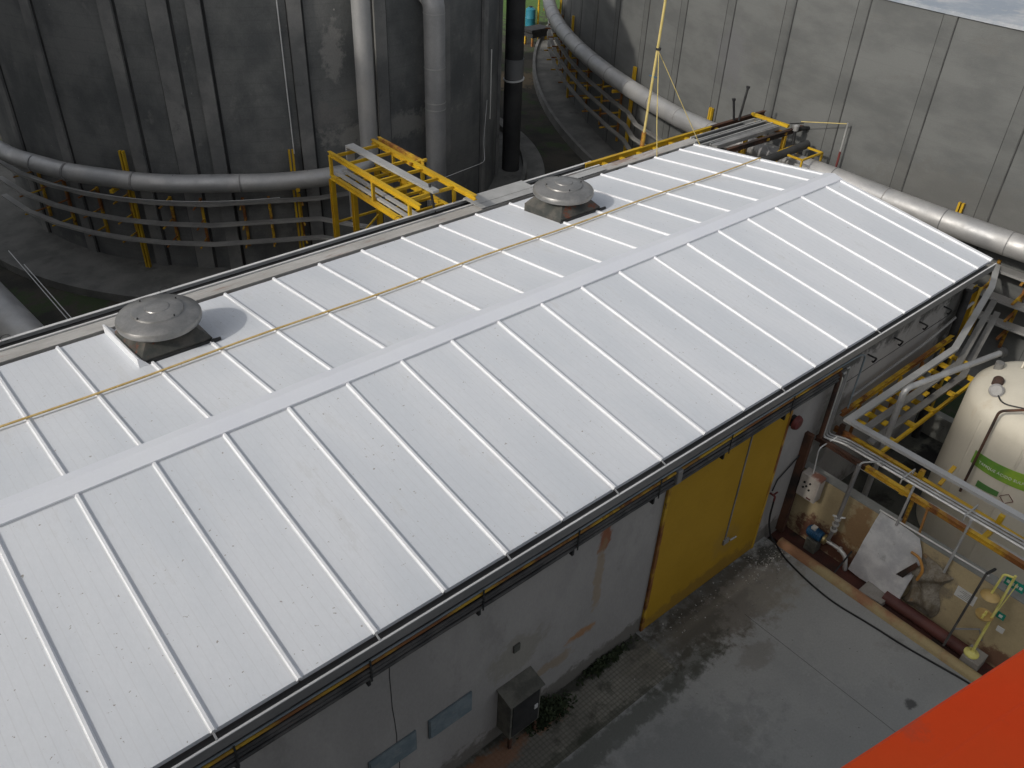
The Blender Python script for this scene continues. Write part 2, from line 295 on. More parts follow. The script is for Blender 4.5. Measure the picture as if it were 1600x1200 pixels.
# ---------------------------------------------------------------- warehouse
SL = .1235; ZR = 5.1; WR, WL = 4.066, 4.18
def rz(y): return ZR-SL*abs(y)
wh = thing('warehouse', (-10, 0, 0), 'long low warehouse with white metal gable roof, grey walls and a yellow side door', 'building')
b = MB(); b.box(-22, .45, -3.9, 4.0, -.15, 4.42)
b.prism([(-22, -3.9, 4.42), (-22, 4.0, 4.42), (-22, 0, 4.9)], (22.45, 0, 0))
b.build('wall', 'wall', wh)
xs = [.65] + [-float(k) for k in range(0, 22)]
for sgn, W in ((-1, WR), (1, WL)):
    for k in range(len(xs)-1):
        x1, x0 = xs[k]-.012, xs[k+1]+.012; jz = random.uniform(-.003, .003)
        b = MB()
        b.prism([(x0, sgn*.10, rz(.10)+jz), (x0, sgn*W, rz(W)+jz), (x0, sgn*W, rz(W)-.06), (x0, sgn*.10, rz(.10)-.06)], (x1-x0, 0, 0))
        b.build('roof_panel', 'roof', wh)
    for k, x in enumerate(xs):
        if k == 0: w_, x = .09, .62
        else: w_ = .05
        y0, y1 = sgn*.20, sgn*(W+.015)
        b = MB(); h = .037
        dy = sgn*.03
        b.sweep([(x, y0, rz(y0)-.004), (x, y1, rz(y1)-.004)], [(-w_/2-.012, -.01), (w_/2+.012, -.01), (w_/2+.012, .006), (w_/2, .010), (w_/2-.008, h), (-w_/2+.008, h), (-w_/2, .010), (-w_/2-.012, .006)])
        b.build('seam_cap', 'cap', wh)
        if sgn < 0 and k in (5, 8, 11, 12, 14, 16, 18, 19, 20):
            b = MB(); b.bar((x-.01, -W-.01, rz(W)+.0), (x-.01, -4.17, 4.565), .025, .008); b.build('gutter_strap', 'galv', wh)
b = MB(); t = .012
b.sweep([(-22, 0, ZR), (.67, 0, ZR)], [(-.212, -SL*.212+.045), (0, .075), (.232, -SL*.232+.045), (.238, -SL*.232+.005), (.224, -SL*.232+.005), (.222, -SL*.232+.033), (0, .063), (-.212, -SL*.212+.033)])
b.build('ridge_cap', 'ridge', wh)
b = MB()
for k in range(1, 22): b.box(-k+.03, -k+.97, -.236, -.20, rz(.22)+.001, rz(.22)+.020)
b.build('ridge_filler', 'gutter', wh)
# right gutter: trough with pale lip
gt = MB(); zt = 4.52
gt.sweep([(-22, -4.12, 4.43), (.66, -4.12, 4.43)], [(-.17, .04), (-.17, -.02), (.05, -.02), (.05, -.045), (.062, -.045), (.062, .115), (.05, .115), (.05, -.008), (-.158, -.008), (-.158, .04)])
g = gt.build('gutter', 'gutter', wh)
MB().box(-22, .67, -4.19, -4.164, 4.546, 4.560).build('gutter_lip', 'lip', g)
b = MB(); b.box(-22, .66, -4.06, -3.93, 4.3, 4.425); b.build('eave_beam', 'gutter', wh)
for s_, W in ((-1, WR), (1, WL)):
    b = MB(); b.prism([(.66, s_*.0, ZR+.03), (.66, s_*W, rz(W)+.03), (.66, s_*W, rz(W)-.12), (.66, 0, ZR-.12)], (.015, 0, 0)); b.build('gable_trim', 'cap', wh)
b = MB(); b.box(-22, .62, 4.02, 4.10, 4.3, 4.52); b.build('eave_beam', 'gutter', wh)
# wall cracks and downpipe trace
b = MB(); px = -14.75; z = 3.7
pts = [(px, -3.902, z)]
while z > .3: z -= .35; px += random.uniform(-.03, .03); pts.append((px, -3.902, z))
b.sweep(pts, [(-.006, -.002), (.006, -.002), (.006, .002), (-.006, .002)], upv=(0, 1, 0)); b.build('wall_crack', 'joint_and_shade', wh)
b = MB(); b.bar((-4.6, -3.903, 3.35), (.3, -3.903, 3.4), .012, .006); b.build('wall_joint', 'joint_and_shade', wh)
# door
dr = MB().box(-9.45, -6.1, -3.945, -3.905, .02, 3.72, .008).build('door', 'door', wh)
b = MB(); b.box(-7.325, -7.295, -3.965, -3.946, 1.0, 3.62); b.build('door_bar', 'galv_dull', dr)
b = MB(); b.box(-7.36, -7.2, -3.985, -3.946, .94, 1.05); b.tube([(-7.2, -4.0, 1.0), (-7.06, -4.03, 1.04)], .02, 8); b.build('handle', 'galv', dr)
for x in (-9.45, -6.13):
    b = MB(); b.box(x-.02, x+.05, -3.952, -3.906, .02, 3.74); b.build('door_frame', 'yellow_rust', dr)
# hooks, vents
for x in (-3.6, -2.6, -1.6, -.56):
    b = MB(); b.tube(fillet([(x, -3.9, 3.78), (x, -4.02, 3.78), (x+.14, -4.04, 3.7), (x+.14, -4.0, 3.58), (x+.2, -3.95, 3.56)], .03, 3), .018, 8); b.build('wall_hook', 'dark', wh)
for x0, x1 in ((-14.2, -13.42), (-15.2, -14.42), (-16.2, -15.42)):
    v = MB().box(x0, x1, -3.93, -3.905, 1.36, 1.80).build('vent', 'vent', wh)
    for i in range(7):
        z = 1.39+i*.06
        MB().prism([(x0+.02, -3.931, z), (x0+.02, -3.955, z), (x0+.02, -3.931, z+.045)], (x1-x0-.04, 0, 0)).build('louvre_slat', 'vent', v)
b = MB(); b.box(-12.62, -12.5, -3.93, -3.905, 2.02, 2.18); b.build('wall_patch', 'gbox', wh)

# ---------------------------------------------------------------- roof fans
def fan(cx, cy, label, rzdeg, flash):
    zb = rz(cy)
    f = thing('roof_fan', (cx, cy, zb), label, 'roof fan', 'mushroom roof fans on the white roof')
    b = MB(); hw = .60
    lo = [(cx-hw, cy-hw), (cx+hw, cy-hw), (cx+hw, cy+hw), (cx-hw, cy+hw)]
    bm = b.bm; v0 = [bm.verts.new((x, y, rz(y)-.02)) for x, y in lo]; v1 = [bm.verts.new((x, y, rz(cy)+.13+.3*(rz(y)-rz(cy)))) for x, y in lo]
    v2 = [bm.verts.new((cx+(x-cx)*.66, cy+(y-cy)*.66, zb+.36)) for x, y in lo]
    for A, B in ((v0, v1), (v1, v2)):
        for i in range(4): bm.faces.new((A[i], A[(i+1) % 4], B[(i+1) % 4], B[i]))
    bm.faces.new(v2); b.build('base', 'fan_base', f)
    b = MB(); b.lathe([(.36, zb+.2), (.36, zb+.50), (.40, zb+.52)], (cx, cy), 40); b.build('neck', 'fan_base', f)
    b = MB(); z = zb+.43
    b.lathe([(.0, z+.03), (.40, z+.03), (.58, z-.01), (.64, z-.03), (.672, z-.015), (.686, z+.03), (.683, z+.065), (.665, z+.10), (.62, z+.128), (.50, z+.160), (.42, z+.180), (.41, z+.205), (.395, z+.212), (.26, z+.232), (.20, z+.238), (.19, z+.252), (.17, z+.258), (.0, z+.266)], (cx, cy), 72); b.ang = 24
    h = b.build('hood', 'fan', f)
    for i in range(4):
        a = math.radians(rzdeg+90*i); x, y = cx+.40*math.cos(a), cy+.40*math.sin(a)
        MB().tube([(x, y, z+.19), (x, y, z+.235)], .013, 8).build('bolt', 'dark', h)
    b = MB(); b.box(cx-hw-.02, cx+hw+.03, cy-hw-.03, cy-hw, rz(cy-hw)-.01, rz(cy-hw)+.05); b.build('front_flange', 'dark', f)
    b = MB(); b.tube([(cx+hw-.05, cy-hw-.06, rz(cy-hw)+.05), (cx+hw+.12, cy-hw-.05, rz(cy-hw)+.04)], .03, 8); b.build('cable_gland', 'dark', f)
    if flash:
        b = MB(); y0, y1 = cy-hw-.05, WL; x = cx-hw-.03
        b.sweep([(x, y0, rz(y0)), (x, y1, rz(y1))], [(-.12, .0), (.03, .0), (.03, .15), (.02, .15), (-.10, .03), (-.12, .012)] if False else [(-.03, 0), (.13, 0), (.13, .012), (.0, .16), (-.03, .16)], upv=(0, 0, 1))
        b.build('side_flashing', 'cap', f)
    return f
fan(-14.56, 3.13, 'large round-hooded metal roof fan near the left edge, beside a white side flashing', 20, True)
fan(-5.47, 3.0, 'round-hooded metal roof fan farther along the roof, by the yellow pipe bridge', 65, False)

# rope across roof
pts = []
x = -21.5
while x < .62:
    k = abs((x % 1)-0); up_ = .062
    pts.append((x, 2.05+.02*math.sin(x*1.3), rz(2.05)+up_)); x += .1
b = MB(); b.sweep(pts, [(-.018, -.008), (.018, -.008), (.018, .010), (-.018, .010)]); tag(b.build('rope', 'rope'), 'long tan rope stretched lengthwise over the left slope of the white roof', 'rope')

# ---------------------------------------------------------------- left eave trays
b = MB(); b.box(-22, 1.2, 4.30, 4.615, 4.40, 4.585, .006)
tag(b.build('cable_duct', 'cover'), 'wide flat rust-stained metal duct running along the left eave of the white roof', 'cable duct')
t_ = thing('cable_tray', (-12, 4.8, 4.4), 'long open cable tray with black cables outside the stained eave duct', 'cable tray')
b = MB(); b.sweep([(-22, 4.8, 4.49), (-2.6, 4.8, 4.49)], [(-.185, .13), (-.185, -.03), (.165, -.03), (.165, .11), (.115, .11), (.115, .125), (.18, .125)][::-1] if False else [(-.175, -.03), (.165, -.03), (.165, .115), (.12, .115), (.12, .103), (.153, .103), (.153, -.018), (-.163, -.018), (-.163, .103), (-.11, .103), (-.11, .115), (-.175, .115)])
b.build('tray_channel', 'lip', t_)
MB().box(-21.9, -2.7, 4.665, 4.945, 4.482, 4.515).build('cable_bed', 'black', t_)
for i in range(4):
    b = MB(); pts = [(-22+j*.5, 4.73+i*.045+random.uniform(-.01, .01), 4.49+random.uniform(0, .012)) for j in range(39)]
    b.tube(pts, .02, 8); b.build('cable', 'black', t_)
b = MB()
for x in (-13.85, -8.6, -16.6): b.tube([(x+.08*math.cos(a), 4.95+.02*math.sin(a), 4.62+.05*math.sin(a)) for a in [i*PI/5 for i in range(9)]], .006, 6)
b.build('wire_tie', 'dark', t_)
def cover(x0, x1, label, n):
    c = thing('tray_cover', ((x0+x1)/2, 4.7, 4.55), label, 'tray cover', 'flat metal covers on the eave trays')
    for i in range(n):
        y0 = 4.30+i*.235
        MB().box(x0, x1, y0, y0+.228, 4.611+.004*(i % 2), 4.626+.004*(i % 2)).build('cover_sheet', 'tray_white', c)
cover(-6.75, -4.95, 'flat grey metal cover plates on the eave trays, left of the farther roof fan', 3)
cover(-4.2, -2.7, 'narrow grey cover plate on the eave tray just beyond the farther roof fan', 1)

# ---------------------------------------------------------------- left tank
LC = (-4.38, 20.21); LR = 8.70
lt = thing('storage_tank', (LC[0], LC[1], 0), 'dark grey concrete round tank on the left with vertical pilasters and a cladded ring pipe', 'tank')
b = MB(); b.lathe([(LR, -.2), (LR, 9.0), (LR-.3, 9.0), (LR-.3, 8.8), (0, 8.9)], LC, 160); b.build('shell', 'tankL', lt)
b = MB(); b.lathe([(LR+.001, .1), (LR+1.9, .05), (LR+1.9, -.25)], LC, 128)
b.build('footing', 'foot', lt)
b = MB(); b.lathe([(LR+1.05, .0), (LR+1.05, .30), (LR+1.2, .30), (LR+1.2, .0)], LC, 128, math.radians(-95), math.radians(0)); b.build('footing_upstand', 'foot', lt)
def pilaster(c, R, a, z0, z1, wd, out, m, parent, side=1, jw=.07):
    da = math.degrees(wd/R)/2
    b = MB(); n = 3
    ring0 = [pol(c, R-.02, a-da+2*da*i/n, 0) for i in range(n+1)]; ring1 = [pol(c, R+out, a+da-2*da*i/n, 0) for i in range(n+1)]
    P = [(q[0], q[1], z0) for q in ring0+ring1]; b.prism(P, (0, 0, z1-z0)); p_ = b.build('pilaster', m, parent)
    for s_, ww in ((1, jw), (-1, jw*.35)):  # on the left tank the wide right-hand strip paints the pilaster's shadow
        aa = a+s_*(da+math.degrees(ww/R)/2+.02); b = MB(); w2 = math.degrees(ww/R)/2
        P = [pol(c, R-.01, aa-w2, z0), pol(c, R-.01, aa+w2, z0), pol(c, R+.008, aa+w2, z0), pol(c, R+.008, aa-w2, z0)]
        b.prism(P, (0, 0, z1-z0)); b.build('joint_shade_strip', 'joint_and_shade', p_)
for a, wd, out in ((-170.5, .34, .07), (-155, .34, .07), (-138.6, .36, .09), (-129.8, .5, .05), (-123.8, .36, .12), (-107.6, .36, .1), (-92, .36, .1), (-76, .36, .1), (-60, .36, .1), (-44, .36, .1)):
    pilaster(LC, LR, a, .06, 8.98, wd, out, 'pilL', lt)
onetube('conduit', [pol(LC, LR+.05, -110.3, 8.9), pol(LC, LR+.05, -110.3, 3.6)], .016, 'lip', 'thin pale conduit running down the dark left tank above the ring pipe', 'conduit')
onetube('conduit', [pol(LC, LR+.16, -57.5, 5.2), pol(LC, LR+.16, -57.5, 2.9)], .02, 'white', 'short white vertical conduit at the right edge of the dark left tank', 'conduit')
onetube('hanging_cable', fillet([pol(LC, LR+.12, -59, 3.6), pol(LC, LR+.5, -66, 2.6), (-2.2, 9.8, 2.9), (-5.4, 7.6, 3.9)], .5, 6), .008, 'lip', 'thin slack cable hanging from the dark left tank towards the yellow bridge', 'cable', seg=6)
# ring pipe
rp = thing('ring_pipe', pol(LC, 9.6, -130, 3.15), 'fat aluminium-clad pipe bent round the dark left tank and rising beside the bridge', 'pipe')
V1 = (-5.5, 11.07)
segs = [-176, -162, -149.5, -137, -130.5, -115, -107]
pts = [pol(LC, 9.6, a, 3.15) for a in segs] + [pol(LC, 9.5, -101, 3.15), (V1[0], V1[1], 3.28), (V1[0], V1[1], 9.6)]
b = MB(); b.tube(fillet(pts, .45, 5), .25, 28); b.build('cladding', 'pipe_wrap', rp)
b = MB()
for a in (-137.3, -149.7):
    p0 = Vector(pol(LC, 9.6, a-.15, 3.15)); p1 = Vector(pol(LC, 9.6, a+.15, 3.15)); b.tube([p0, p1], .262, 28)
for a in (-157, -130.6, -120, -109):
    p0 = Vector(pol(LC, 9.56, a-.08, 3.15)); p1 = Vector(pol(LC, 9.56, a+.08, 3.15)); b.tube([p0, p1], .253, 28)
b.build('seam_band', 'galv_dull', rp)
onetube('wire', [pol(LC, 9.7, a, 2.72-.03*math.sin(math.radians((a+150)*6))) for a in range(-158, -112, 2)], .007, 'lip', 'thin pale wire sagging just below the ring pipe of the left tank', 'wire', seg=6)
vp = thing('vertical_pipe', (-3.1, 11.1, 0), 'thick metal-clad vertical pipe with a top elbow between bridge and dark tank', 'pipe')
b = MB(); b.tube(fillet([(-3.1, 11.1, .0), (-3.1, 11.1, 7.45), (-3.15, 12.3, 7.75)], .35, 6), .31, 32); b.build('cladding', 'pipe_wrap_dull', vp)
for z in (7.05, 5.55, 4.55, 4.35): MB().tube([(-3.1, 11.1, z), (-3.1, 11.1, z+.03)], .317, 32).build('seam_band', 'galv', vp)
dp = thing('vertical_pipe', (2.67, 14.2, 0), 'black vertical pipe with a pale band standing on the left tank footing', 'pipe')
b = MB(); b.tube([(2.67, 14.2, .05), (2.63, 14.25, 12)], .335, 28); b.build('pipe_body', 'darkpipe', dp)
b = MB(); b.tube([(2.665, 14.2, 3.55), (2.66, 14.2, 4.25)], .345, 28); b.build('pipe_band', 'band', dp)
b = MB(); b.tube([(2.665, 14.2, 3.50), (2.66, 14.2, 3.55)], .385, 28); b.build('flange', 'lip', dp)

# ring trays
def traypoly(pts, wd, th, m, name, label, parent=None, group=None):
    b = MB(); b.sweep(pts, [(-wd/2, -th/2), (wd/2, -th/2), (wd/2, th/2), (-wd/2, th/2)])
    o = b.build(name, m, parent)
    if parent is None: tag(o, label, 'cable tray', group)
    return o
ra = [-176, -166, -157, -149, -142, -135, -126.3, -107.5]
nm = ['uppermost', 'middle', 'lowest']
for i, z in enumerate((2.42, 1.80, 1.22)):
    pts = [pol(LC, 9.3+.04*i, a, z) for a in ra]
    if i == 0: pts += [pol(LC, 9.3, -97, z)]
    else: pts += [(-6.55, 10.3, z), (-6.0, 9.6, z)]
    traypoly(pts, .17, .07, 'tray', 'ring_tray', '%s of the three flat cable trays bent round the dark left tank' % nm[i], group='trays round the left tank')
proto = None
for i, a in enumerate((-166, -158, -149.5, -142.5, -134.3, -128.5, -120.8, -116, -110.3)):
    lab = ['first', 'second', 'third', 'fourth', 'fifth', 'sixth', 'seventh', 'eighth', 'ninth'][i]+' yellow bracket from the left under the trays of the dark left tank'
    if proto is None:
        proto = thing('tray_bracket', (0, 0, 0), lab, 'tray bracket', 'yellow tray brackets on the left tank')
        b = MB(); b.box(.0, .07, -.04, .04, .85, 2.38); b.build('post', 'yellow_rust', proto)
        for z in (1.16, 1.74, 2.36):
            b = MB(); b.box(.07, .78, -.022, .022, z-.03, z+.004); b.build('arm', 'yellow_rust', proto)
        proto.location = pol(LC, LR+.02, a, 0); proto.rotation_euler = (0, 0, math.radians(a))
    else: copy_thing(proto, pol(LC, LR+.02, a, 0), math.radians(a), lab)
def pipe_post(c, R, a, z0, z1, label, arm=.9):
    p_ = thing('pipe_support', pol(c, R, a, 0), label, 'pipe support', 'yellow posts carrying the ring pipes')
    p_.rotation_euler = (0, 0, math.radians(a))
    x = c[0]; loc = Vector(pol(c, R, a, 0))
    def loc_box(x0, x1, y0, y1, z0, z1, name, m='yellow'):
        bb = MB(); bb.box(x0, x1, y0, y1, z0, z1); o = bb.build(name, m); o.parent = p_; return o
    loc_box(.0, .09, -.075, -.02, z0, z1, 'post'); loc_box(.0, .09, .02, .075, z0, z1, 'post')
    loc_box(.09, arm, -.05, .05, z1-.75-.15, z1-.75-.06, 'arm'); return p_
pipe_post(LC, 8.9, -141, .05, 3.72, 'yellow double post behind the ring pipe, left of the two on the dark tank')
pipe_post(LC, 8.9, -111, .05, 3.8, 'yellow double post behind the ring pipe, nearer the yellow bridge')
# near-left pipe and cable
onetube('pipe', [(-16.3, 14.5, 2.4), (-15.72, 7.2, 2.4)], .42, 'pipe_wrap', 'pale fat pipe cut off by the left edge, below the roof eave', 'pipe', seg=28)
onetube('wire', [(-14.9, 13.9, 2.0), (-14.75, 8.2, 2.0)], .012, 'lip', 'thin pale wire beside the fat pipe at the left edge', 'wire', seg=6)
onetube('wire', [(-14.8, 12.9, 2.0), (-14.66, 8.2, 2.0)], .012, 'lip', 'second thin pale wire, nearer the tank, at the left edge', 'wire', seg=6)

# ---------------------------------------------------------------- yellow bridge
br = thing('pipe_bridge', (-7.6, 6.5, 0), 'yellow steel pipe bridge with ladder rungs between dark tank and roof eave', 'pipe bridge')
XA, XB, Y0, Y1, ZT, ZB = -8.24, -6.93, 4.3, 8.45, 5.0, 4.33
Z5 = 4.93
b = MB(); b.ibeam((XA, 4.6, Z5), (XA, Y1, Z5), .09, .12); b.build('rail', 'yellow', br)
b = MB(); b.ibeam((XB, 4.3, Z5), (XB, Y1+.1, Z5), .10, .12); b.build('rail', 'yellow', br)
b = MB(); b.ibeam((XA, 5.0, ZB), (XA, Y1, ZB), .09, .12); b.build('rail', 'yellow', br)
b = MB(); b.ibeam((XB, 5.0, ZB), (XB, Y1, ZB), .09, .12); b.build('rail', 'yellow', br)
b = MB(); b.ibeam((XB+.22, 6.6, Z5+.0), (XB+.22, 8.6, Z5+.0), .08, .12); b.build('rail', 'yellow_rust', br)
b = MB(); b.bar((XB-.1, 6.75, Z5), (XB+.4, 6.75, Z5), .07); b.build('rung', 'yellow_rust', br)
for y in (8.25, 7.65, 7.0, 6.35, 5.7, 5.1):
    b = MB(); b.bar((XA+.04, y, Z5-.02), (XB-.05, y, Z5-.02), .05, .07); b.build('rung', 'yellow', br)
for y in (8.2, 7.75, 7.3, 6.85, 6.4, 5.95, 5.5, 5.1):
    b = MB(); b.bar((XA+.04, y, ZB+.02), (XB-.05, y, ZB+.02), .05, .06); b.build('rung', 'yellow', br)
for x, y in ((XA, 8.4), (XA, 6.5), (XB, 7.6), (XB, 6.35), (XB, 5.1), (XA, 5.0)):
    b = MB(); b.bar((x, y, ZB+.06), (x, y, Z5-.06), .07); b.build('strut', 'yellow', br)
for x, y in ((XA, 8.42), (XA+.12, 7.6), (XB, 8.4), (XB, 7.2)):
    b = MB(); b.ibeam((x, y, -.2), (x, y, ZB-.06), .12, .12); b.build('leg', 'yellow', br)
b = MB(); b.bar((XA, 8.4, 3.1), (XB, 8.4, 3.1), .05); b.build('brace', 'yellow', br)
b = MB(); b.bar((XA, 8.4, 2.0), (XB, 8.4, 3.0), .04); b.build('brace', 'yellow', br)
traypoly([(-7.72, 8.35, 4.2), (-7.70, 8.35, 5.05), (-7.62, 4.85, 5.05)], .17, .06, 'tray_white', 'cable_tray', 'pale flat cable tray lying along the top of the yellow bridge')
traypoly([(-8.12, 8.4, 4.43), (-8.12, 5.2, 4.43)], .1, .05, 'tray_white', 'cable_tray', 'narrow pale tray on the lower left beam of the yellow bridge')
traypoly([(-7.9, 8.4, 4.43), (-7.9, 5.2, 4.43)], .1, .05, 'tray_white', 'cable_tray', 'narrow pale tray inside the lower left beam of the yellow bridge')
onetube('conduit', [(-7.75, 8.45, 4.9), (-7.75, 8.45, 3.0)], .02, 'tray_white', 'thin pale conduit hanging at the left end of the yellow bridge', 'conduit')
onetube('post', [(-7.55, 4.95, 4.3), (-7.62, 5.1, 5.15)], .03, 'dark', 'short black post standing at the roof end of the yellow bridge', 'post')

# ---------------------------------------------------------------- right tank
RC = (41.27, -.745); RR = 36.64; RH = 8.31
rtk = thing('storage_tank', (RC[0], RC[1], 0), 'huge pale grey concrete round tank at the upper right with evenly spaced vertical strips', 'tank')
b = MB(); b.lathe([(RR, -.3), (RR, RH), (RR-.01, RH+.02)], RC, 420); b.build('shell', 'tankR', rtk)
b = MB(); b.lathe([(RR+.05, RH-.04), (RR+.06, RH+.05), (RR-.2, RH+.06), (0, RH+.8)], RC, 200); b.build('roof', 'tank_top', rtk)
b = MB(); b.lathe([(RR+.001, .12), (RR+1.25, .05), (RR+1.3, -.3)], RC, 256); b.build('footing', 'foot', rtk)
b = MB(); b.lathe([(RR+1.22, -.0), (RR+1.22, .18), (RR+1.36, .18), (RR+1.36, -.3)], RC, 256); b.build('footing_edge', 'tray_dim', rtk)
for k in range(16):
    a = 178.85-3.76*k if k else 178.85
    for s_ in ((-1,) if k else (-1,)):
        pilaster(RC, RR, a-.31, .1, RH-.03, .33, .010, 'tankR', rtk, jw=.03)
for k in (1, 2, 3): pilaster(RC, RR, 178.85+3.76*k-.31, .1, RH-.03, .33, .018, 'tankR', rtk, jw=.03)
# ring pipe right
rp2 = thing('ring_pipe', pol(RC, 37.4, 170, 3.4), 'fat metal-clad pipe curving along the foot of the huge right tank', 'pipe')
pts = []
for i in range(0, 61):
    a = 138+i*.85; z = 3.32 if a < 166 else min(3.66, 3.32+(a-166)*.034)
    pts.append(pol(RC, 37.36, a, z))
pts = pts[::3]
b = MB(); b.tube(pts, .31, 28); b.build('cladding', 'pipe_wrap', rp2)
b = MB()
for i in range(1, len(pts)-1, 1):
    p0 = Vector(pts[i]); dd = (Vector(pts[i+1])-p0).normalized(); b.tube([p0-dd*.015, p0+dd*.015], .318, 28)
b.build('seam_band', 'galv_dull', rp2)
for i, (z, R_) in enumerate(((2.35, 37.2), (1.85, 37.25), (1.3, 37.25))):
    A = [136+5*j*.9 for j in range(6)] + [160.5]
    traypoly([pol(RC, R_, a, z-.25*(i == 9)) for a in A] + [pol(RC, R_+.35, 162.5, z), pol(RC, R_+.4, 167, z)], .16, .07, 'tray_dim', 'ring_tray', '%s cable tray in the shaded far bend of the right tank' % nm[i], group='trays round the right tank')
for i, z in enumerate((2.90, 2.15, 1.53)):
    A = [176, 180, 184.8, 190, 195]
    traypoly([pol(RC, 37.22, a-360 if a > 180 else a, z) for a in A], .34, .07, 'tray', 'ring_tray', '%s wide cable tray at the foot of the right tank, past the gable corner' % nm[i], group='trays round the right tank')
k = 0
for a, z1, lab in ((139, 3.7, 'in the far shaded bend'), (147, 3.75, 'left of the yellow mast'), (159.5, 3.8, 'behind the yellow mast'), (167.3, 3.85, 'where the far rack meets the ring pipe'), (174.2, 3.6, 'beside the red and white pole'), (181.45, 4.02, 'above the gable corner')):
    pipe_post(RC, 36.7, a, .05, z1, 'yellow double post on the right tank, '+lab)
proto = None
for i, a in enumerate((141, 143.5, 146, 149, 152, 155, 158, 183.6, 184.9, 186.5)):
    lab = 'yellow tray bracket on the right tank, '+['first in the far bend', 'second in the far bend', 'third in the far bend', 'fourth in the far bend', 'fifth in the far bend', 'sixth in the far bend', 'seventh in the far bend', 'nearest the gable corner', 'second past the gable corner', 'third past the gable corner'][i]
    L_ = pol(RC, RR+.02, a, 0)
    if proto is None:
        proto = thing('tray_bracket', (0, 0, 0), lab, 'tray bracket', 'yellow tray brackets on the right tank')
        b = MB(); b.box(0, .07, -.04, .04, .6, 2.9); b.build('post', 'yellow_rust', proto)
        for z in (1.25, 1.8, 2.3, 2.86):
            b = MB(); b.box(.07, .85, -.03, .03, z-.06, z-.01); b.build('arm', 'yellow_rust', proto)
        proto.location = L_; proto.rotation_euler = (0, 0, math.radians(a))
    else: copy_thing(proto, L_, math.radians(a), lab)

# ---------------------------------------------------------------- far rack behind roof
fr = thing('pipe_rack', (1.5, 4.3, 0), 'rusty yellow ladder rack running from the far roof eave to the right tank', 'pipe rack')
b = MB(); b.ibeam((-2.9, 4.86, 4.56), (2.1, 4.82, 4.56), .09, .14); b.build('rail', 'yellow', fr)
b = MB(); b.ibeam((2.1, 4.82, 4.56), (4.6, 4.78, 4.56), .1, .14); b.build('rail', 'rust', fr)
b = MB(); b.ibeam((1.3, 3.58, 4.45), (4.75, 3.5, 4.45), .1, .14); b.build('rail', 'rust', fr)
for i, x in enumerate((-2.3, -1.65, -1.0, -.35, .3, .95, 1.6, 2.3)):
    b = MB(); b.bar((x, 4.3, 4.52), (x, 4.84, 4.52), .10, .06); b.build('rung', 'yellow', fr)
for x in (3.1, 3.95): b = MB(); b.bar((x, 3.5, 4.42), (x, 4.8, 4.42), .1, .08); b.build('rung', 'yellow_rust', fr)
b = MB(); b.bar((3.98, 3.5, 4.64), (3.98, 4.8, 4.64), .1, .08); b.build('rung', 'yellow', fr)
for x, y in ((3.9, 4.78), (3.9, 3.5), (1.9, 3.55), (-1, 4.8), (1.9, 4.8)):
    b = MB(); b.ibeam((x, y, -.2), (x, y, 4.38), .1, .1); b.build('leg', 'yellow_rust' if x > 3 else 'yellow', fr)
for y0, x0, x1, m, lab in ((4.47, .9, 3.75, 'tray_white', 'pale open tray with dark slot on the far rack, nearer the tank'), (4.16, .7, 3.9, 'tray_white', 'pale open tray with dark slot on the far rack, next to the roof corner'), (3.85, 1.0, 3.8, 'galv', 'grey closed duct on the far rack beside the roof corner')):
    tt = thing('cable_tray', (x0, y0, 4.5), lab, 'cable tray')
    b = MB(); b.sweep([(x0, y0, 4.57), (x1, y0-.05, 4.57)], [(-.13, -.05), (.13, -.05), (.13, .06), (.09, .06), (.09, -.03), (-.09, -.03), (-.09, .06), (-.13, .06)]); b.build('tray_channel', m, tt)
    if m != 'galv': b = MB(); b.box(x0+.1, x1-.6 if y0 > 4.4 else x1-.1, y0-.09-.02, y0+.06, 4.545, 4.60); b.build('cable', 'black', tt)
    else: b = MB(); b.box(x0, x1, y0-.09, y0+.06, 4.545, 4.62); b.build('lid', m, tt)
for p0, p1, lab in (((3.25, 4.72, 4.6), (3.3, 4.66, 5.55), 'taller leaning black rod on the far rack'), ((3.1, 4.78, 4.6), (3.0, 4.85, 5.2), 'shorter black rod with a knob on the far rack')):
    t0 = thing('rod', p0, lab, 'rod'); MB().tube([p0, p1], .035, 10).build('shaft', 'dark', t0); MB().tube([p1, (p1[0], p1[1], p1[2]+.05)], .055, 10).build('knob', 'dark', t0)
v = thing('valve', (4.3, 3.45, 4.5), 'small grey valve with hand lever at the rusty end of the far rack', 'valve')
b = MB(); b.lathe([(0, 4.45), (.09, 4.47), (.1, 4.62), (.05, 4.66), (0, 4.66)], (4.3, 3.45), 14); b.build('body', 'galv', v)
b = MB(); b.bar((4.1, 3.55, 4.68), (4.5, 3.35, 4.68), .04, .02); b.build('lever', 'dark', v)
b = MB(); b.tube([(4.3, 3.5, 4.5), (4.9, 3.35, 4.45)], .06, 10); b.tube([(4.3, 3.45, 4.5), (4.3, 3.4, 3.8)], .05, 10); b.build('stub', 'dark', v)
onetube('pipe', [(4.45, 3.05, 4.15), (3.0, 3.05, 4.1), (2.0, 3.05, 4.1)], .12, 'darkpipe', 'short dark pipe under the rusty end of the far rack', 'pipe')
cg = thing('guard_cage', (3.9, 2.8, 0), 'small yellow tube guard cage between the rusty rack and the right tank', 'guard cage')
X0, X1, YY0, YY1, ZZ0, ZZ1 = 3.35, 4.35, 2.45, 3.25, 3.45, 4.1
for z in (ZZ0, ZZ1):
    for q in (((X0, YY0), (X1, YY0)), ((X1, YY0), (X1, YY1)), ((X1, YY1), (X0, YY1)), ((X0, YY1), (X0, YY0))):
        MB().bar((*q[0], z), (*q[1], z), .05).build('rail', 'yellow', cg)
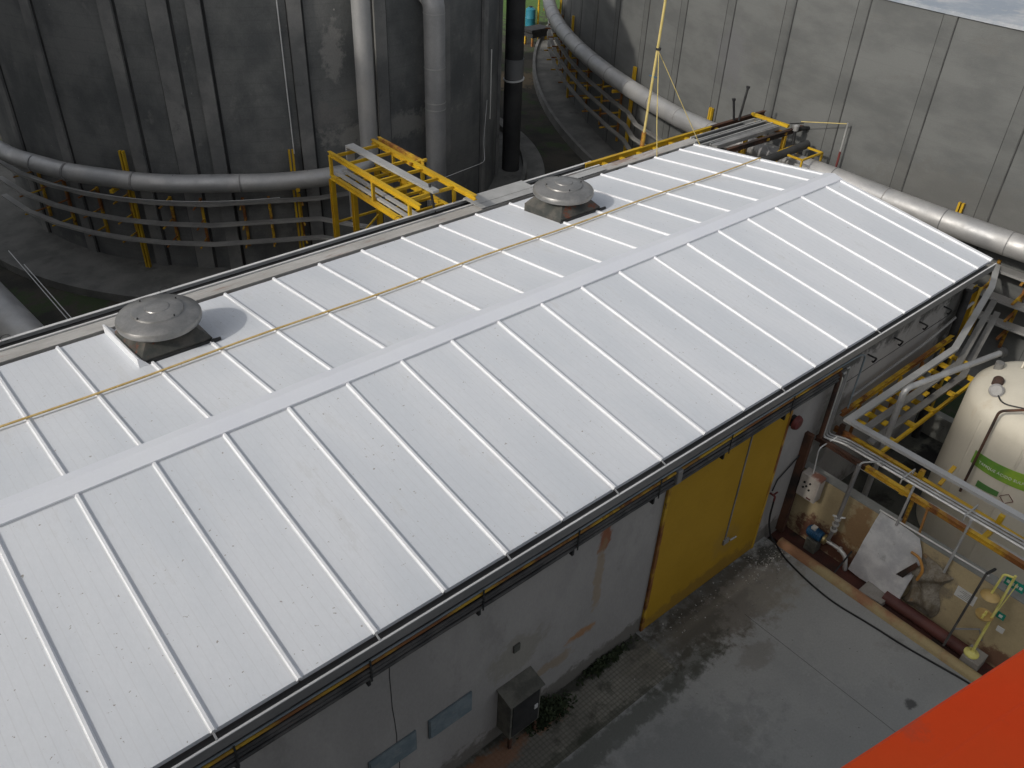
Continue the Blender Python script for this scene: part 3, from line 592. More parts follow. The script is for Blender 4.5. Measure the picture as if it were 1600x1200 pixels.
for x in (X0, X1):
    for y in (YY0, YY1): MB().bar((x, y, -.2), (x, y, ZZ1), .05).build('leg', 'yellow', cg)
MB().box(X0-.6, X1, YY1-.05, YY1+.35, ZZ0-.04, ZZ0).build('grating', 'galv_dull', cg)
rpole = thing('marker_pole', (4.5, 2.0, 3.2), 'thin pole, red below and white above, in front of the right tank', 'pole')
MB().tube([(4.5, 2.0, 3.2), (4.5, 2.0, 4.25)], .032, 10).build('red_section', 'redp', rpole)
MB().tube([(4.5, 2.0, 4.25), (4.5, 2.0, 5.08)], .026, 10).build('white_section', 'galv', rpole)
MB().tube([(4.5, 2.0, 5.05), (4.35, 3.35, 4.75)], .012, 6).build('side_wire', 'ropey', rpole)
# mast and guys
ms = thing('mast', (-.7, 4.9, 4.6), 'tall yellow pole mast standing at the far eave of the white roof', 'mast')
MB().tube([(-.75, 4.9, 4.4), (-.58, 4.9, 8.2), (-.5, 4.9, 11.5)], .034, 12).build('pole', 'ropey', ms)
MB().tube([(-.74, 4.9, 4.58), (-.72, 4.9, 5.0)], .062, 12).build('socket', 'yellow_rust', ms)
MB().tube([(-.60, 4.9, 7.1), (-.60, 4.9, 7.16)], .07, 12).build('collar', 'dark', ms)
MB().tube([(-.66, 4.78, 6.45), (-.66, 5.02, 6.45)], .015, 8).build('peg', 'bluebox', ms)
onetube('rope', [(-.89, 4.2, 4.5), (-.93, 4.35, 5.5), (-.62, 4.86, 7.1)], .012, 'ropey', 'yellow rope dropping straight from the mast to the roof eave', 'rope', seg=6)
onetube('rope', [(-.6, 4.9, 7.1), (.62, 4.0, 4.62)], .011, 'ropey', 'yellow guy rope slanting from the mast to the far roof corner', 'rope', seg=6)
# far background
tk = thing('drum', (18.73, 31.39, -.2), 'small turquoise drum far off on the grass between the tanks', 'drum')
MB().lathe([(0, -.2), (.3, -.2), (.3, .2), (.32, .25), (.3, .3), (.3, .75), (.15, .85), (0, .85)], (18.73, 31.39), 28).build('body', 'turq', tk)
MB().lathe([(0, .85), (.09, .85), (.09, .92), (0, .92)], (18.73, 31.39), 12).build('lid', 'dark', tk)
cb = thing('control_cabinet', (16.3, 28.0, -.2), 'dark metal cabinet on yellow legs at the far end of the ring trays', 'cabinet')
MB().box(15.5, 16.9, 27.6, 28.5, .55, .72, .02).build('top_plate', 'dark', cb)
MB().box(15.65, 16.75, 27.7, 28.4, .25, .55).build('body', 'darkpipe', cb)
for x, y in ((15.7, 27.75), (16.7, 27.75), (15.7, 28.35), (16.7, 28.35)): MB().box(x-.05, x+.05, y-.05, y+.05, -.2, .25).build('leg', 'yellow_rust', cb)
onetube('post', [(19.14, 31.14, -.2), (19.14, 31.14, 1.9)], .06, 'yellow', 'yellow post beside the turquoise drum far off', 'post')
tag(MB().box(10.9, 12.0, 27.4, 29.2, -.2, .25, .05).build('concrete_block', 'plinth'), 'pale concrete block on the grass behind the black pipe', 'block')

# ---------------------------------------------------------------- wall pipes under right gutter
ends = {'x': -4.87}
specs = [(4.215, .019, 'blue', 'blue-grey conduit, topmost pipe under the right gutter', -4.17, 2.8),
         (4.15, .024, 'yellow_rust', 'rusty yellow pipe, second from top under the right gutter', -5.02, None),
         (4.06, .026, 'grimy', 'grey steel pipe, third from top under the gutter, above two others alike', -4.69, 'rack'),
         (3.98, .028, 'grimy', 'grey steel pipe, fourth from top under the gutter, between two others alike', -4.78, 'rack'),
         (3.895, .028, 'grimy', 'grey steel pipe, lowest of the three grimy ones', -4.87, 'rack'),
         (3.815, .020, 'darkpipe', 'thin black pipe clinging to the wall just below the gutter pipes', -5.1, None),
         (3.765, .026, 'grimy', 'grimy pipe clinging to the wall, second from the bottom of the gutter bundle', -5.3, None),
         (3.69, .022, 'grimy', 'grimy pipe clinging to the wall, lowest of the whole gutter bundle', -5.4, None)]
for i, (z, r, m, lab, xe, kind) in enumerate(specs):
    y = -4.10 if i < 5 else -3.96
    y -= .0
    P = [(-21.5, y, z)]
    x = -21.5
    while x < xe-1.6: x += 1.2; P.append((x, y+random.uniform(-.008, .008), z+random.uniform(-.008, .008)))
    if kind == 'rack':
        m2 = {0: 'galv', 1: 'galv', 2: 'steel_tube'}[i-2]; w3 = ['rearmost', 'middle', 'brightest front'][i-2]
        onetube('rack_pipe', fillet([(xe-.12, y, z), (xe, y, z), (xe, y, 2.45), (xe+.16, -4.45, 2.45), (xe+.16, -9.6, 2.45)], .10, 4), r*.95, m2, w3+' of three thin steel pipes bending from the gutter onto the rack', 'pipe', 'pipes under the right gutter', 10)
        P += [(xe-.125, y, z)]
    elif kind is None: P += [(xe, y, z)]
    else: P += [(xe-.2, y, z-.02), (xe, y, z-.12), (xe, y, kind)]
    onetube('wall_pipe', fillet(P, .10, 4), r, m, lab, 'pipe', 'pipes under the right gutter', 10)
onetube('wall_pipe', fillet([(-5.1, -4.1, 4.12), (-4.98, -4.1, 4.0), (-4.98, -4.1, 2.5)], .08, 4), .045, 'rust', 'dark rusty pipe dropping down the wall beside the gutter pipe bends', 'pipe')
b = MB(); b.box(-5.24, -5.14, -4.06, -3.9, 0, 2.62); bo = tag(b.build('steel_post', 'rust'), 'rusty steel post against the wall at the bund corner', 'post')
for i, x in enumerate([-20.3+1.72*j for j in range(9)]):
    c = thing('pipe_clamp', (x, -3.95, 4.0), 'dark clamp on the gutter pipes, %s from the near end of the wall' % ['first', 'second', 'third', 'fourth', 'fifth', 'sixth', 'seventh', 'eighth', 'ninth'][i], 'pipe clamp', 'clamps on the gutter pipes')
    MB().box(x-.02, x+.02, -4.06, -3.99, 3.665, 4.26).build('bracket', 'dark', c)
    MB().box(x-.012, x+.012, -4.136, -4.128, 3.84, 4.24).build('strap', 'dark', c)
b = thing('warning_bell', (-5.97, -3.98, 3.3), 'round dull red alarm bell high on the wall right of the yellow door', 'alarm bell')
o_ = MB(); n_ = 24
o_.lathe([(0, .10), (.07, .10), (.12, .08), (.145, .03), (.145, 0), (0, 0)], (0, 0), 24); o = o_.build('gong', 'redp'); o.rotation_euler = (PI/2, 0, 0); o.parent = b; o.location = (0, -.02, 0)
MB().box(-6.05, -5.89, -4.0, -3.9, 3.22, 3.38).build('back_box', 'dark', b)
# wall rag
tag(MB().box(-9.62, -9.5, -4.17, -4.08, 3.93, 4.2, .02).build('rag', 'galv_dull'), 'small grey rag hung over the gutter pipes above the yellow door', 'rag')

# ---------------------------------------------------------------- junction box, weeds, rubble
jb = thing('junction_box', (-12.5, -4.0, 0), 'weathered grey metal box standing against the wall left of the yellow door', 'junction box')
b = MB(); b.prism([(-12.88, -3.9, .35), (-12.88, -4.22, .35), (-12.88, -4.22, 1.25), (-12.88, -3.9, 1.32)], (.62, 0, 0)); b.build('body', 'gbox', jb)
b = MB(); b.prism([(-12.92, -3.905, 1.33), (-12.92, -4.26, 1.25), (-12.92, -4.26, 1.275), (-12.92, -3.905, 1.355)], (.70, 0, 0)); b.build('lid', 'gbox', jb)
b = MB(); b.box(-12.84, -12.30, -4.235, -4.221, .40, 1.2); b.build('door', 'dark', jb)
for x in (-12.85, -12.32): MB().box(x, x+.05, -4.2, -4.15, 0, .35).build('leg', 'rust', jb)
MB().box(-12.40, -12.33, -4.25, -4.236, .75, .85).build('latch', 'lip', jb)
def weeds(name, cx, cy, rx, ry, n, h, label=None):
    b = MB()
    for i in range(n):
        x, y = random.gauss(cx, rx), random.gauss(cy, ry)
        if y > -3.93: y = -3.95
        hh = random.uniform(.3, 1)*h; a = random.uniform(0, 2*PI); l = random.uniform(.02, .06); dx, dy = math.cos(a)*l, math.sin(a)*l
        z = random.uniform(0, hh)
        v = [b.bm.verts.new(p) for p in ((x, y, z), (x+dx-dy*.4, y+dy+dx*.4, z+random.uniform(.0, .04)), (x+dx*1.8, y+dy*1.8, z+random.uniform(-.02, .05)), (x+dx+dy*.4, y+dy-dx*.4, z))]
        b.bm.faces.new(v)
    return b
b = weeds('weeds', -12.05, -4.08, .16, .10, 1400, .30)
for q in ((-11.75, -4.15, .16, .08), (-10.6, -3.99, .22, .05), (-10.3, -3.98, .25, .04)):
    b2 = weeds('w', *q, 260, .12)
    me = bpy.data.meshes.new('t'); b2.bm.to_mesh(me); b2.bm.free(); b.bm.from_mesh(me); bpy.data.meshes.remove(me)
wd_ = b.build('weeds', 'leaf'); wd_['kind'] = 'stuff'; wd_['label'] = 'dark green weeds growing along the foot of the grey wall'
b = MB()
for i in range(520):
    if i < 330: x, y = random.gauss(-6.0, .45), random.gauss(-4.35, .22)
    elif i < 420: x, y = random.uniform(-9.4, -6), random.uniform(-4.5, -3.98)
    else: x, y = random.uniform(-11, -5.8), random.uniform(-8, -4.2)
    if y > -3.99 or x > -5.66: continue
    s_ = random.uniform(.006, .028) * (1 if i < 420 else .7)
    vs = [b.bm.verts.new((x+random.uniform(-1, 1)*s_, y+random.uniform(-1, 1)*s_, random.uniform(0, 1.2)*s_)) for _ in range(6)]
    bmesh.ops.convex_hull(b.bm, input=vs, use_existing_faces=False)
rb = b.build('rubble', 'stone'); rb['kind'] = 'stuff'; rb['label'] = 'small pale rubble crumbs scattered at the yard corner'

# ---------------------------------------------------------------- bund, rack and acid area
bw = thing('bund_wall', (-4.8, -7, 0), 'low ochre containment wall with grey top between the yard and the acid tank', 'wall')
MB().box(-4.87, -4.65, -9.9, -3.9, -.16, 1.535).build('wall_face', 'bund', bw)
MB().box(-4.875, -4.645, -9.9, -3.9, 1.537, 1.56).build('wall_top', 'bund_top', bw)
bw2 = tag(MB().box(.5, .72, -9.9, -3.9, -.16, .55).build('bund_wall', 'bund_top'), 'far low grey containment wall behind the cream acid tank', 'wall')
rk = thing('pipe_rack', (-4.6, -7, 2.3), 'yellow and rusty steel rack carrying pipes over the ochre bund wall', 'pipe rack')
def vary(name, pts, m1, m2, cut):  # rust near the building, yellow away from it
    b = MB(); b.ibeam((pts[0], -4.0, pts[1]), (pts[0], cut, pts[1]-.03), .09, .10); b.build(name, m1, rk)
    b = MB(); b.ibeam((pts[0], cut, pts[1]-.03), (pts[0], -9.7, pts[1]-.16), .09, .10); b.build(name, m2, rk)
vary('rail', (-4.92, 2.42), 'rust', 'yellow_rust', -5.1)
vary('rail', (-4.22, 2.30), 'yellow_rust', 'yellow', -5.4)
for y, m in ((-4.15, 'rust'), (-5.85, 'yellow_rust'), (-7.35, 'yellow'), (-8.8, 'yellow')):
    b = MB(); b.bar((-4.90, y, 2.28), (-4.24, y, 2.24), .09, .08); b.build('crossbar', m, rk)
    b = MB(); b.bar((-4.24, y, 2.28), (-4.24, y, 2.48), .09, .09); b.build('stub', m, rk)
for y in (-6.2, -7.8): MB().bar((-4.2, y, 2.35), (-3.75, y, 2.55), .07, .05).build('side_bracket', 'yellow', rk)
b = MB(); b.bar((-4.78, -6.05, 2.3), (-4.78, -6.05, 1.56), .06); b.build('leg', 'yellow_rust', rk)
b = MB(); b.bar((-4.95, -6.38, 2.35), (-4.78, -6.38, 1.56), .035); b.build('leg', 'orange_pipe', rk)
for y in (-5.75, -6.95, -8.3):
    b = MB(); b.tube(fillet([(-4.85, y, 2.42), (-4.85, y, 2.54), (-4.4, y-.02, 2.56), (-4.4, y, 2.4)], .06, 3), .014, 8); b.build('pipe_clip', 'tray_white', rk)
traypoly([(-4.58, -9.6, 2.08), (-4.58, -4.9, 2.10)], .16, .05, 'tray_white', 'cable_tray', 'pale cable tray slung below the pipes of the yellow rack')
# white tray + parallel ones
lab3 = ['pale uppermost cable tray turning the corner above the bund towards the right tank', 'grey middle cable tray along the wall below the pale corner tray', 'grey lowest cable tray along the wall below the pale corner tray']
wt = traypoly([(-4.02, -9.6, 2.72), (-4.02, -4.5, 2.72), (.0, -4.42, 2.9), (2.8, -3.62, 3.0), (4.1, -3.1, 3.0)] if False else [(-4.72, -9.6, 3.0), (-4.72, -4.42, 3.0), (-.62, -4.45, 3.0), (2.8, -3.66, 3.0), (4.1, -3.2, 2.98)], .14, .06, 'tray_white', 'cable_tray', lab3[0])
traypoly([(-4.35, -4.6, 2.68), (-.55, -4.62, 2.68), (2.85, -3.82, 2.68)], .14, .05, 'tray_dim', 'cable_tray', lab3[1])
traypoly([(-4.2, -4.75, 2.4), (-.5, -4.78, 2.4), (2.9, -3.98, 2.4)], .14, .05, 'tray_dim', 'cable_tray', lab3[2])
sr = thing('support_rail', (-2, -4.0, 2.8), 'rusty yellow rail fixed to the grey wall behind the corner trays', 'rail')
MB().ibeam((-4.35, -4.10, 2.78), (0.2, -4.10, 2.86), .08, .11).build('rail', 'yellow_rust', sr)
MB().ibeam((-4.1, -4.98, 2.25), (0.3, -4.98, 2.30), .06, .08).build('rail', 'yellow', sr)
for i, x in enumerate((-3.7, -2.9, -2.1, -1.2, -.3)):
    MB().box(x-.06, x+.06, -5.0, -4.15, 2.30, 2.36).build('arm', 'yellow', sr)
    MB().box(x-.07, x+.07, -4.76, -4.15, 2.60, 2.64).build('arm', 'yellow', sr)
    MB().box(x-.03, x+.03, -4.15, -4.1, 1.8, 2.72).build('hanger', 'yellow_rust', sr)
cp = thing('corner_post', (1.0, -3.9, 0), 'yellow channel post at the gable corner carrying the tray bend', 'post')
MB().ibeam((1.0, -3.92, -.2), (1.0, -3.92, 3.75), .16, .14).build('post', 'yellow', cp)
MB().bar((.55, -3.92, 3.7), (1.2, -3.92, 3.72), .06).build('top_arm', 'dark', cp)
onetube('pipe', fillet([(-3.95, -4.0, 2.95), (-1.2, -4.02, 3.15), (.9, -3.98, 3.4)], .2, 3), .03, 'tray', 'thin grey pipe on the wall under the gable corner', 'pipe')
onetube('pipe', [(-.2, -4.25, .2), (.25, -4.0, 3.95)], .09, 'dark', 'dark sooty pipe standing in the shaded gable corner', 'pipe')
# acid tank pipe
ap = thing('vent_pipe', (-3.8, -4.87, 2), 'bent grey steel pipe rising from the rack to the cream tank top', 'pipe')
MB().tube(fillet([(-3.8, -4.87, .0), (-3.8, -4.87, 3.6), (-1.12, -5.43, 3.62)], .16, 7), .062, 18).build('tube', 'galv', ap)
MB().tube([(-1.12, -5.43, 3.62), (-1.0, -5.46, 3.62)], .10, 16).build('flange', 'dark', ap)
TC = (-1.5, -6.8); TR = 1.5
at = thing('acid_tank', (TC[0], TC[1], -.1), 'cream plastic dome-topped acid tank with a lime green label at the right edge', 'tank')
MB().lathe([(TR, -.08), (TR, 3.12), (TR-.03, 3.27), (TR-.13, 3.40), (TR-.30, 3.49), (.8, 3.60), (.4, 3.66), (0, 3.67)], TC, 96).build('shell', 'cream', at)
for a in (150, 186): MB().tube([pol(TC, TR-.033, a, -.05), pol(TC, TR-.028, a, 3.1)], .04, 10).build('rib', 'cream', at)
def curved(name, a0, a1, z0a, z1a, z0b, z1b, R_, m, parent):
    b = MB(); n = 18; A, B = [], []
    for i in range(n+1):
        t = i/n; a = a0+(a1-a0)*t
        A.append(b.bm.verts.new(pol(TC, R_, a, z0a+(z0b-z0a)*t))); B.append(b.bm.verts.new(pol(TC, R_, a, z1a+(z1b-z1a)*t)))
    for i in range(n): b.bm.faces.new((A[i], A[i+1], B[i+1], B[i]))
    ex = bmesh.ops.extrude_face_region(b.bm, geom=list(b.bm.faces)); 
    for v in [g for g in ex['geom'] if isinstance(g, bmesh.types.BMVert)]:
        dx, dy = v.co.x-TC[0], v.co.y-TC[1]; l = math.hypot(dx, dy); v.co.x += dx/l*.004; v.co.y += dy/l*.004
    b.sm = True; return b.build(name, m, parent)
lb = curved('label', 157, 222, 2.22, 2.52, 2.26, 2.66, TR+.018, 'lgreen', at)
curved('stripe', 168, 184, 1.84, 1.99, 1.88, 2.00, TR+.018, 'dgreen', at)
# hazard diamond outline
b = MB(); ca, cz, hh = 190, 1.93, .12
for q in ((0, 1), (1, 2), (2, 3), (3, 0)):
    pp = [(ca-4.6, cz), (ca, cz+hh), (ca+4.6, cz), (ca, cz-hh)]
    b.bar(pol(TC, TR+.022, *pp[q[0]]), pol(TC, TR+.022, *pp[q[1]]), .014, .006)
b.build('hazard_diamond', 'redp', at)
cu = bpy.data.curves.new('txt', 'FONT'); cu.body = 'TANQUE ÁCIDO SULFÚRICO'; cu.size = .082; cu.extrude = .002; cu.space_character = 1.05
to = bpy.data.objects.new('txt', cu); COL.objects.link(to); bpy.context.view_layer.update()
me = bpy.data.meshes.new_from_object(to.evaluated_get(bpy.context.evaluated_depsgraph_get())); bpy.data.objects.remove(to)
me.materials.clear(); me.materials.append(M['white'])
wdt = max(v.co.x for v in me.vertices)
for v in me.vertices:
    x, y, z = v.co; aa = math.radians(163) + x/(TR); dn = TR+.026+z
    zz = 2.28+.055*0+ y + .045 + (math.degrees(aa)-157)/65*.07
    v.co = Vector((TC[0]+dn*math.cos(aa), TC[1]+dn*math.sin(aa), zz)) - Vector((TC[0], TC[1], -.1))
o = bpy.data.objects.new('lettering', me); COL.objects.link(o); o.parent = lb
# tank fittings
b = MB(); b.prism([(-1.25, -5.95, 3.60), (-1.05, -5.95, 3.58), (-1.10, -5.95, 3.82), (-1.15, -5.95, 3.86), (-1.2, -5.95, 3.82)], (0, .03, 0)); b.build('lifting_lug', 'cream', at)
ft = MB(); ft.lathe([(0, 3.45), (.10, 3.46), (.10, 3.62), (.07, 3.66), (0, 3.66)], (-2.05, -5.85), 18); ft.build('nozzle', 'rust', at)
MB().lathe([(0, 3.45), (.08, 3.46), (.085, 3.63), (0, 3.64)], (-1.45, -5.6), 16).build('nozzle', 'tray_dim', at)
g = thing('gauge', (-2.35, -5.95, 3.55), 'round grey pressure gauge on top of the cream acid tank', 'gauge')
o = MB().lathe([(0, .0), (.12, 0), (.13, .02), (.13, .07), (.105, .08), (.10, .07), (0, .07)], (0, 0), 28).build('case', 'galv_dull'); o.parent = g; o.rotation_euler = (math.radians(20), math.radians(-55), 0)
o2 = MB().lathe([(0, .066), (.098, .072), (.098, .075), (0, .075)], (0, 0), 24).build('dial', 'tray'); o2.parent = o
MB().bar((-2.3, -5.93, 3.5), (-2.05, -5.85, 3.5), .04).build('stem', 'dark', g)
onetube('hose', fillet([(-2.35, -5.98, 3.52), (-2.6, -6.2, 3.50), (-2.5, -6.6, 3.57), (-2.0, -7.4, 3.6)], .15, 5), .014, 'dark', 'thin dark line running from the gauge over the cream tank', 'hose', seg=8)
onetube('pipe', fillet([(-3.06, -6.30, 1.6), (-3.06, -6.32, 3.62), (-2.95, -6.75, 3.86), (-2.6, -7.6, 3.86)], .1, 5), .026, 'rust', 'thin brown pipe climbing in front of the cream tank', 'pipe', seg=10)

# pump and fittings in the channel
pm = thing('pump', (-5.05, -4.7, -.1), 'small blue motor pump on the dark channel floor beside the ochre wall', 'pump')
def lat_y(prof, x, z, m, name, parent, seg=24):
    o = MB().lathe(prof, (0, 0), seg).build(name, m); o.parent = parent; o.rotation_euler = (PI/2, 0, 0)
    o.location = Vector((x, 0, z)) - Vector((parent.location.x, parent.location.y, parent.location.z)); return o
lat_y([(0, 4.47), (.08, 4.475), (.115, 4.51), (.115, 4.8), (.09, 4.82), (0, 4.82)], -5.02, .33, 'bluebox', 'motor', pm)
for i in range(6): lat_y([(.115, 4.54+i*.04), (.128, 4.542+i*.04), (.128, 4.55+i*.04), (.115, 4.552+i*.04)], -5.02, .33, 'bluebox', 'cooling_fin', pm)
lat_y([(0, 4.82), (.07, 4.825), (.11, 4.85), (.11, 4.90), (.06, 4.93), (0, 4.93)], -5.02, .33, 'brass', 'pump_head', pm)
lat_y([(0, 4.93), (.04, 4.93), (.04, 5.2), (.06, 5.2), (.06, 5.24), (0, 5.24)], -5.02, .33, 'steel_tube', 'outlet', pm)
MB().box(-5.1, -5.0, -4.66, -4.56, .44, .50).build('nameplate', 'white', pm)
MB().box(-5.15, -4.92, -4.8, -4.55, -.1, .21, .01).build('base', 'gbox', pm)
onetube('pipe', fillet([(-5.02, -5.22, .33), (-5.02, -5.38, .25), (-5.0, -5.45, -.08)], .08, 4), .045, 'steel_tube', 'bent bright steel pipe end just past the blue pump', 'pipe')
pp = thing('riser_pipe', (-5.1, -5.0, .4), 'grey riser pipe with white tap climbing from the blue pump to the rack', 'pipe')
MB().tube(fillet([(-5.06, -4.95, .42), (-5.1, -5.0, .8), (-5.1, -5.03, 2.5)], .1, 5), .042, 14).build('tube', 'galv_dull', pp)
MB().tube(fillet([(-5.1, -5.03, 2.48), (-5.08, -5.06, 2.58), (-4.8, -5.28, 2.6), (-4.72, -5.3, 2.48)], .05, 4), .018, 10).build('elbow', 'tray_white', pp)
for z in (.75, .9, 1.05): MB().tube([(-5.1, -5.0, z), (-5.1, -5.0, z+.04)], .07, 14).build('collar', 'steel_tube', pp)
MB().tube([(-5.18, -4.92, 1.15), (-5.1, -5.02, 1.12), (-5.05, -5.12, 1.15)], .02, 8).build('tap_handle', 'white', pp)
# white box
wb = thing('switch_box', (-5.12, -4.3, 1.45), 'stained white switch box with black buttons at the bund corner', 'switch box')
MB().box(-5.24, -5.0, -4.50, -4.08, 1.16, 1.74, .02).build('housing', 'boxw', wb)
for y, z in ((-4.20, 1.55), (-4.32, 1.58), (-4.26, 1.48), (-4.20, 1.42), (-4.33, 1.42)):
    MB().tube([(-5.241, y, z), (-5.262, y, z)], .022, 10).build('button', 'black', wb)
MB().box(-5.248, -5.241, -4.42, -4.32, 1.20, 1.235).build('nameplate', 'redpipe', wb)
onetube('conduit', fillet([(-5.1, -4.25, 1.74), (-5.1, -4.2, 2.35), (-4.7, -4.3, 2.5)], .1, 4), .014, 'lip', 'thin pale conduit rising from the white switch box', 'conduit', seg=8)
# foil sheet: slightly bowed plate with a torn notch
b = MB(); prof = [(-5.50, .0), (-6.60, .0), (-6.56, .35), (-6.52, .66), (-6.38, .64), (-6.47, .95), (-6.66, 1.18), (-6.56, 1.45), (-6.47, 1.655), (-5.64, 1.665), (-5.57, .9)]
vv = [b.bm.verts.new((-5.0+z*.055+.02*math.sin(y*5), y, z-.02)) for y, z in prof]; f = b.bm.faces.new(vv)
bmesh.ops.triangulate(b.bm, faces=[f]); bmesh.ops.subdivide_edges(b.bm, edges=list(b.bm.edges), cuts=3, use_grid_fill=True)
for v in b.bm.verts: v.co.x += .018*math.sin(v.co.y*9+v.co.z*4)+.012*math.sin(v.co.z*11+v.co.y*3)
ex = bmesh.ops.extrude_face_region(b.bm, geom=list(b.bm.faces))
for v in [g for g in ex['geom'] if isinstance(g, bmesh.types.BMVert)]: v.co.x -= .004
b.sm = True; tag(b.build('foil_sheet', 'sheet'), 'bright crumpled aluminium sheet with a torn notch leaning on the ochre wall', 'metal sheet')
tag(MB().prism([(-5.03, -6.36, .62), (-5.03, -6.60, 1.16), (-5.03, -6.36, .62+.02)][:2]+[(-5.03, -6.66, 1.10), (-5.03, -6.5, .64)], (.006, 0, 0)).build('torn_flap', 'rust'), 'dark brown torn flap hanging in the notch of the aluminium sheet', 'flap')
# lumpy blanket
b = MB(); n = 26
G = [[None]*(n+1) for _ in range(n+1)]
for i in range(n+1):
    for j in range(n+1):
        u, v = i/n, j/n; y = -6.58-.62*u-.08*math.sin(v*7); z = .02+1.32*v*(1-.12*u); e = max(0, min(u, 1-u, v, 1-v))*6
        bul = min(1, e)*(.10+.05*math.sin(u*9+v*5)+.05*math.sin(v*13-u*4)+random.uniform(0, .02))
        G[i][j] = b.bm.verts.new((-4.885-bul, y, z))
for i in range(n):
    for j in range(n): b.bm.faces.new((G[i][j], G[i+1][j], G[i+1][j+1], G[i][j+1]))
b.sm = True; tag(b.build('insulation_blanket', 'blanket'), 'dirty lumpy insulation blanket hanging on the ochre wall beside the aluminium sheet', 'blanket')
onetube('pipe', fillet([(-5.02, -6.45, 1.3), (-5.05, -6.62, 1.32), (-5.1, -6.78, 1.15), (-5.08, -6.75, .85)], .1, 5), .028, 'orange_pipe', 'bent orange tube over the dirty insulation blanket', 'pipe')
# notice
no = thing('notice', (-4.88, -7.5, 1.0), 'white paper notice pinned to the ochre wall behind the brown post', 'notice')
MB().box(-4.884, -4.873, -7.72, -7.36, .86, 1.10).build('paper', 'white', no)
b = MB()
for i in range(5): b.box(-4.887, -4.8845, -7.68, -7.42-.04*(i % 3), .90+i*.037, .905+i*.037)
b.build('text_lines', 'dark', no)
# handrail and posts
hr = thing('handrail', (-4.9, -6.6, 1.7), 'thin steel handrail above the ochre wall with two pale uprights', 'handrail')
MB().tube([(-4.93, -5.62, 1.69), (-4.93, -7.72, 1.72)], .018, 10).build('rail', 'steel_tube', hr)
for y, z0 in ((-6.0, 1.6), (-7.07, 1.25)): MB().tube([(-4.95, y, z0), (-4.95, y-.02, 2.6)], .024, 10).build('upright', 'tray_white', hr)
MB().tube([(-5.42, -5.42, .1), (-5.1, -5.48, .55)], .018, 8).build('foot_strut', 'dark', hr)
bp = thing('steel_post', (-5.32, -7.7, 0), 'thin brown post standing on the kerb in front of the paper notice', 'post')
MB().tube([(-5.36, -7.68, .1), (-5.25, -7.72, 2.0)], .021, 10).build('post', 'grimy', bp)
MB().bar((-5.25, -7.72, 2.0), (-4.9, -7.75, 1.9), .04).build('top_arm', 'dark', bp)
MB().tube([(-5.3, -7.7, .55), (-5.0, -8.0, .6), (-4.9, -8.1, .3)], .018, 8).build('stay', 'tray', bp)
onetube('pipe', [(-5.08, -6.35, .02), (-5.08, -7.98, .02)], .12, 'redpipe', 'thick dark red pipe lying in the channel between kerb and ochre wall', 'pipe', seg=20)
tag(MB().box(-5.36, -4.98, -8.32, -8.0, -.1, .17, .01).build('plinth', 'plinth'), 'grey concrete plinth under the yellow eyewash shower', 'plinth')
# eyewash shower
ey = thing('eyewash_shower', (-5.2, -8.1, .17), 'pale yellow safety eyewash and shower with ochre bowls on a plinth', 'eyewash shower')
MB().lathe([(0, .17), (.13, .17), (.13, .195), (.05, .23), (.035, .26), (0, .26)], (-5.2, -8.1), 24).build('base_flange', 'eyey', ey)
MB().tube([(-5.2, -8.1, .2), (-5.2, -8.1, 1.0)], .026, 12).build('pole', 'eyey', ey)
MB().tube([(-5.2, -8.1, 1.0), (-5.2, -8.1, 2.25)], .022, 12).build('pole', 'eyey', ey)
MB().lathe([(0, 1.10), (.05, 1.11), (.13, 1.16), (.15, 1.21), (.145, 1.21), (.12, 1.17), (0, 1.14)], (-5.27, -7.99), 28).build('eyewash_bowl', 'eyeb', ey)
for dx in (-.05, .05): MB().tube([(-5.27+dx, -7.99, 1.14), (-5.27+dx, -7.99, 1.25)], .02, 8).build('nozzle', 'eyey', ey)
MB().lathe([(0, 1.72), (.06, 1.71), (.15, 1.66), (.16, 1.64), (0, 1.66)], (-5.27, -7.93), 28).build('shower_head', 'eyeb', ey)
MB().tube(fillet([(-5.2, -8.1, 2.2), (-5.27, -7.95, 2.22), (-5.27, -7.93, 1.7)], .06, 4), .02, 10).build('shower_arm', 'eyey', ey)
MB().tube([(-5.17, -8.18, 2.1), (-5.19, -8.12, 1.3)], .008, 6).build('pull_rod', 'eyey', ey)
MB().bar((-5.2, -8.1, 1.05), (-5.27, -7.92, 1.1), .03).build('bowl_arm', 'eyey', ey)
s1 = MB().box(-5.1, -5.09, -8.30, -7.98, 1.9, 2.08).build('sign', 'green', ey)
b = MB()
for i in range(4): b.box(-5.106, -5.1005, -8.27+i*.07, -8.22+i*.07, 1.96, 2.02)
b.build('sign_marks', 'white', s1)
s2 = MB().box(-5.1, -5.09, -8.26, -8.12, 1.16, 1.30).build('sign', 'green', ey)
MB().box(-5.106, -5.1005, -8.22, -8.16, 1.2, 1.26).build('sign_marks', 'white', s2)
MB().box(-5.22, -5.21, -8.36, -8.24, 1.0, 1.12).build('inspection_tag', 'white', ey)
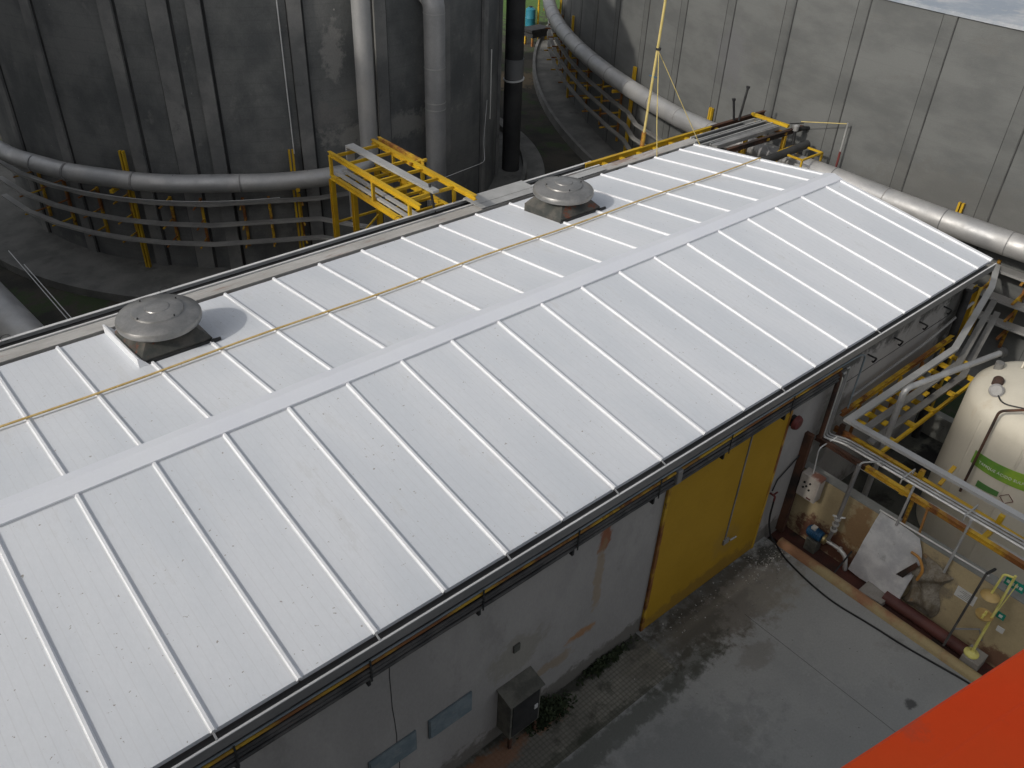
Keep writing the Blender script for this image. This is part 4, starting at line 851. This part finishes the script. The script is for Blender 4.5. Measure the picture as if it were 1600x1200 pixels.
# tap and hose
tp = thing('tap', (-5.93, -3.95, 1.4), 'small red wall tap between the yellow door and the bund', 'tap')
MB().tube(fillet([(-5.93, -3.9, 1.42), (-5.93, -4.02, 1.42), (-5.93, -4.02, 1.3)], .03, 3), .022, 8).build('spout', 'redp', tp)
MB().bar((-6.0, -4.0, 1.47), (-5.84, -4.0, 1.47), .03, .02).build('handle', 'redp', tp)
onetube('conduit', [(-5.93, -3.93, 1.5), (-5.85, -3.93, 1.75), (-5.15, -3.93, 2.1)], .014, 'dark', 'thin dark conduit slanting on the wall above the red tap', 'conduit', seg=8)
hp = [(-5.93, -4.02, 1.3), (-5.86, -4.0, .7), (-5.62, -4.02, .12), (-5.62, -4.16, .03), (-5.80, -4.5, .02), (-5.96, -5.15, .02), (-6.03, -5.8, .02), (-5.93, -6.55, .02), (-5.88, -7.2, .02), (-5.80, -7.7, .02), (-5.68, -8.4, .02), (-5.72, -9.4, .02)]
onetube('hose', fillet(hp, .3, 6), .019, 'black', 'long black hose trailing from the red tap along the ochre kerb', 'hose', seg=10)
b = MB(); tag(b.prism([(-5.38, -5.95, -.08), (-5.0, -5.95, -.08), (-5.05, -6.45, -.08), (-5.33, -6.42, -.08)], (.0, 0, .12)).build('concrete_lump', 'plinth'), 'broken concrete lump in the channel below the aluminium sheet', 'concrete lump')

# ---------------------------------------------------------------- orange boom and unseen sun blockers added for shade
d_ = Vector((.5220, -.0948, 0)).normalized(); pr = Vector((-d_.y, d_.x, 0)); A0 = Vector((-17.1237, -9.5335, 11.5))
p0, p1 = A0-d_*2.2, A0+d_*5
ob = thing('lift_boom', p0, 'glossy orange steel boom cutting across the bottom right corner', 'boom')
b = MB(); sec = [(.0, -.5), (.0, -.006), (.006, 0), (.075, 0), (.08, .002), (.95, .002), (.97, -.02), (.97, -.5)]
b.sweep([p0, p1], sec); b.build('box_beam', 'orange', ob)
b = MB(); b.box(-60, -21.5, -34, -4.10, -.2, 14.7); tw = thing('yard_sun_block', (-40, -19, 0), 'tall plain block added unseen behind the viewpoint to shade the yard', 'building')  # unseen block added only to keep the sun off the yard
b.build('wall', 'sun_block', tw)
b = MB(); b.box(-60.2, -21.3, -34.2, -4.05, 14.7, 15.0); b.build('roof', 'sun_block', tw)
for i in range(8):
    MB().box(-21.5, -21.42, -32+i*3.4, -30.6+i*3.4, 6, 8).build('blocker_window', 'dark', tw)
NT = (-33.0, 17.5)  # unseen tank shape added to throw shade on the left tank
shade_tank = thing('storage_tank', (NT[0], NT[1], 0), 'tall round block added unseen beyond the left edge to shade the left tank', 'tank')
MB().lathe([(11, -.2), (11, 18.2), (10.7, 18.2), (0, 18.7)], NT, 96).build('shell', 'tankR', shade_tank)
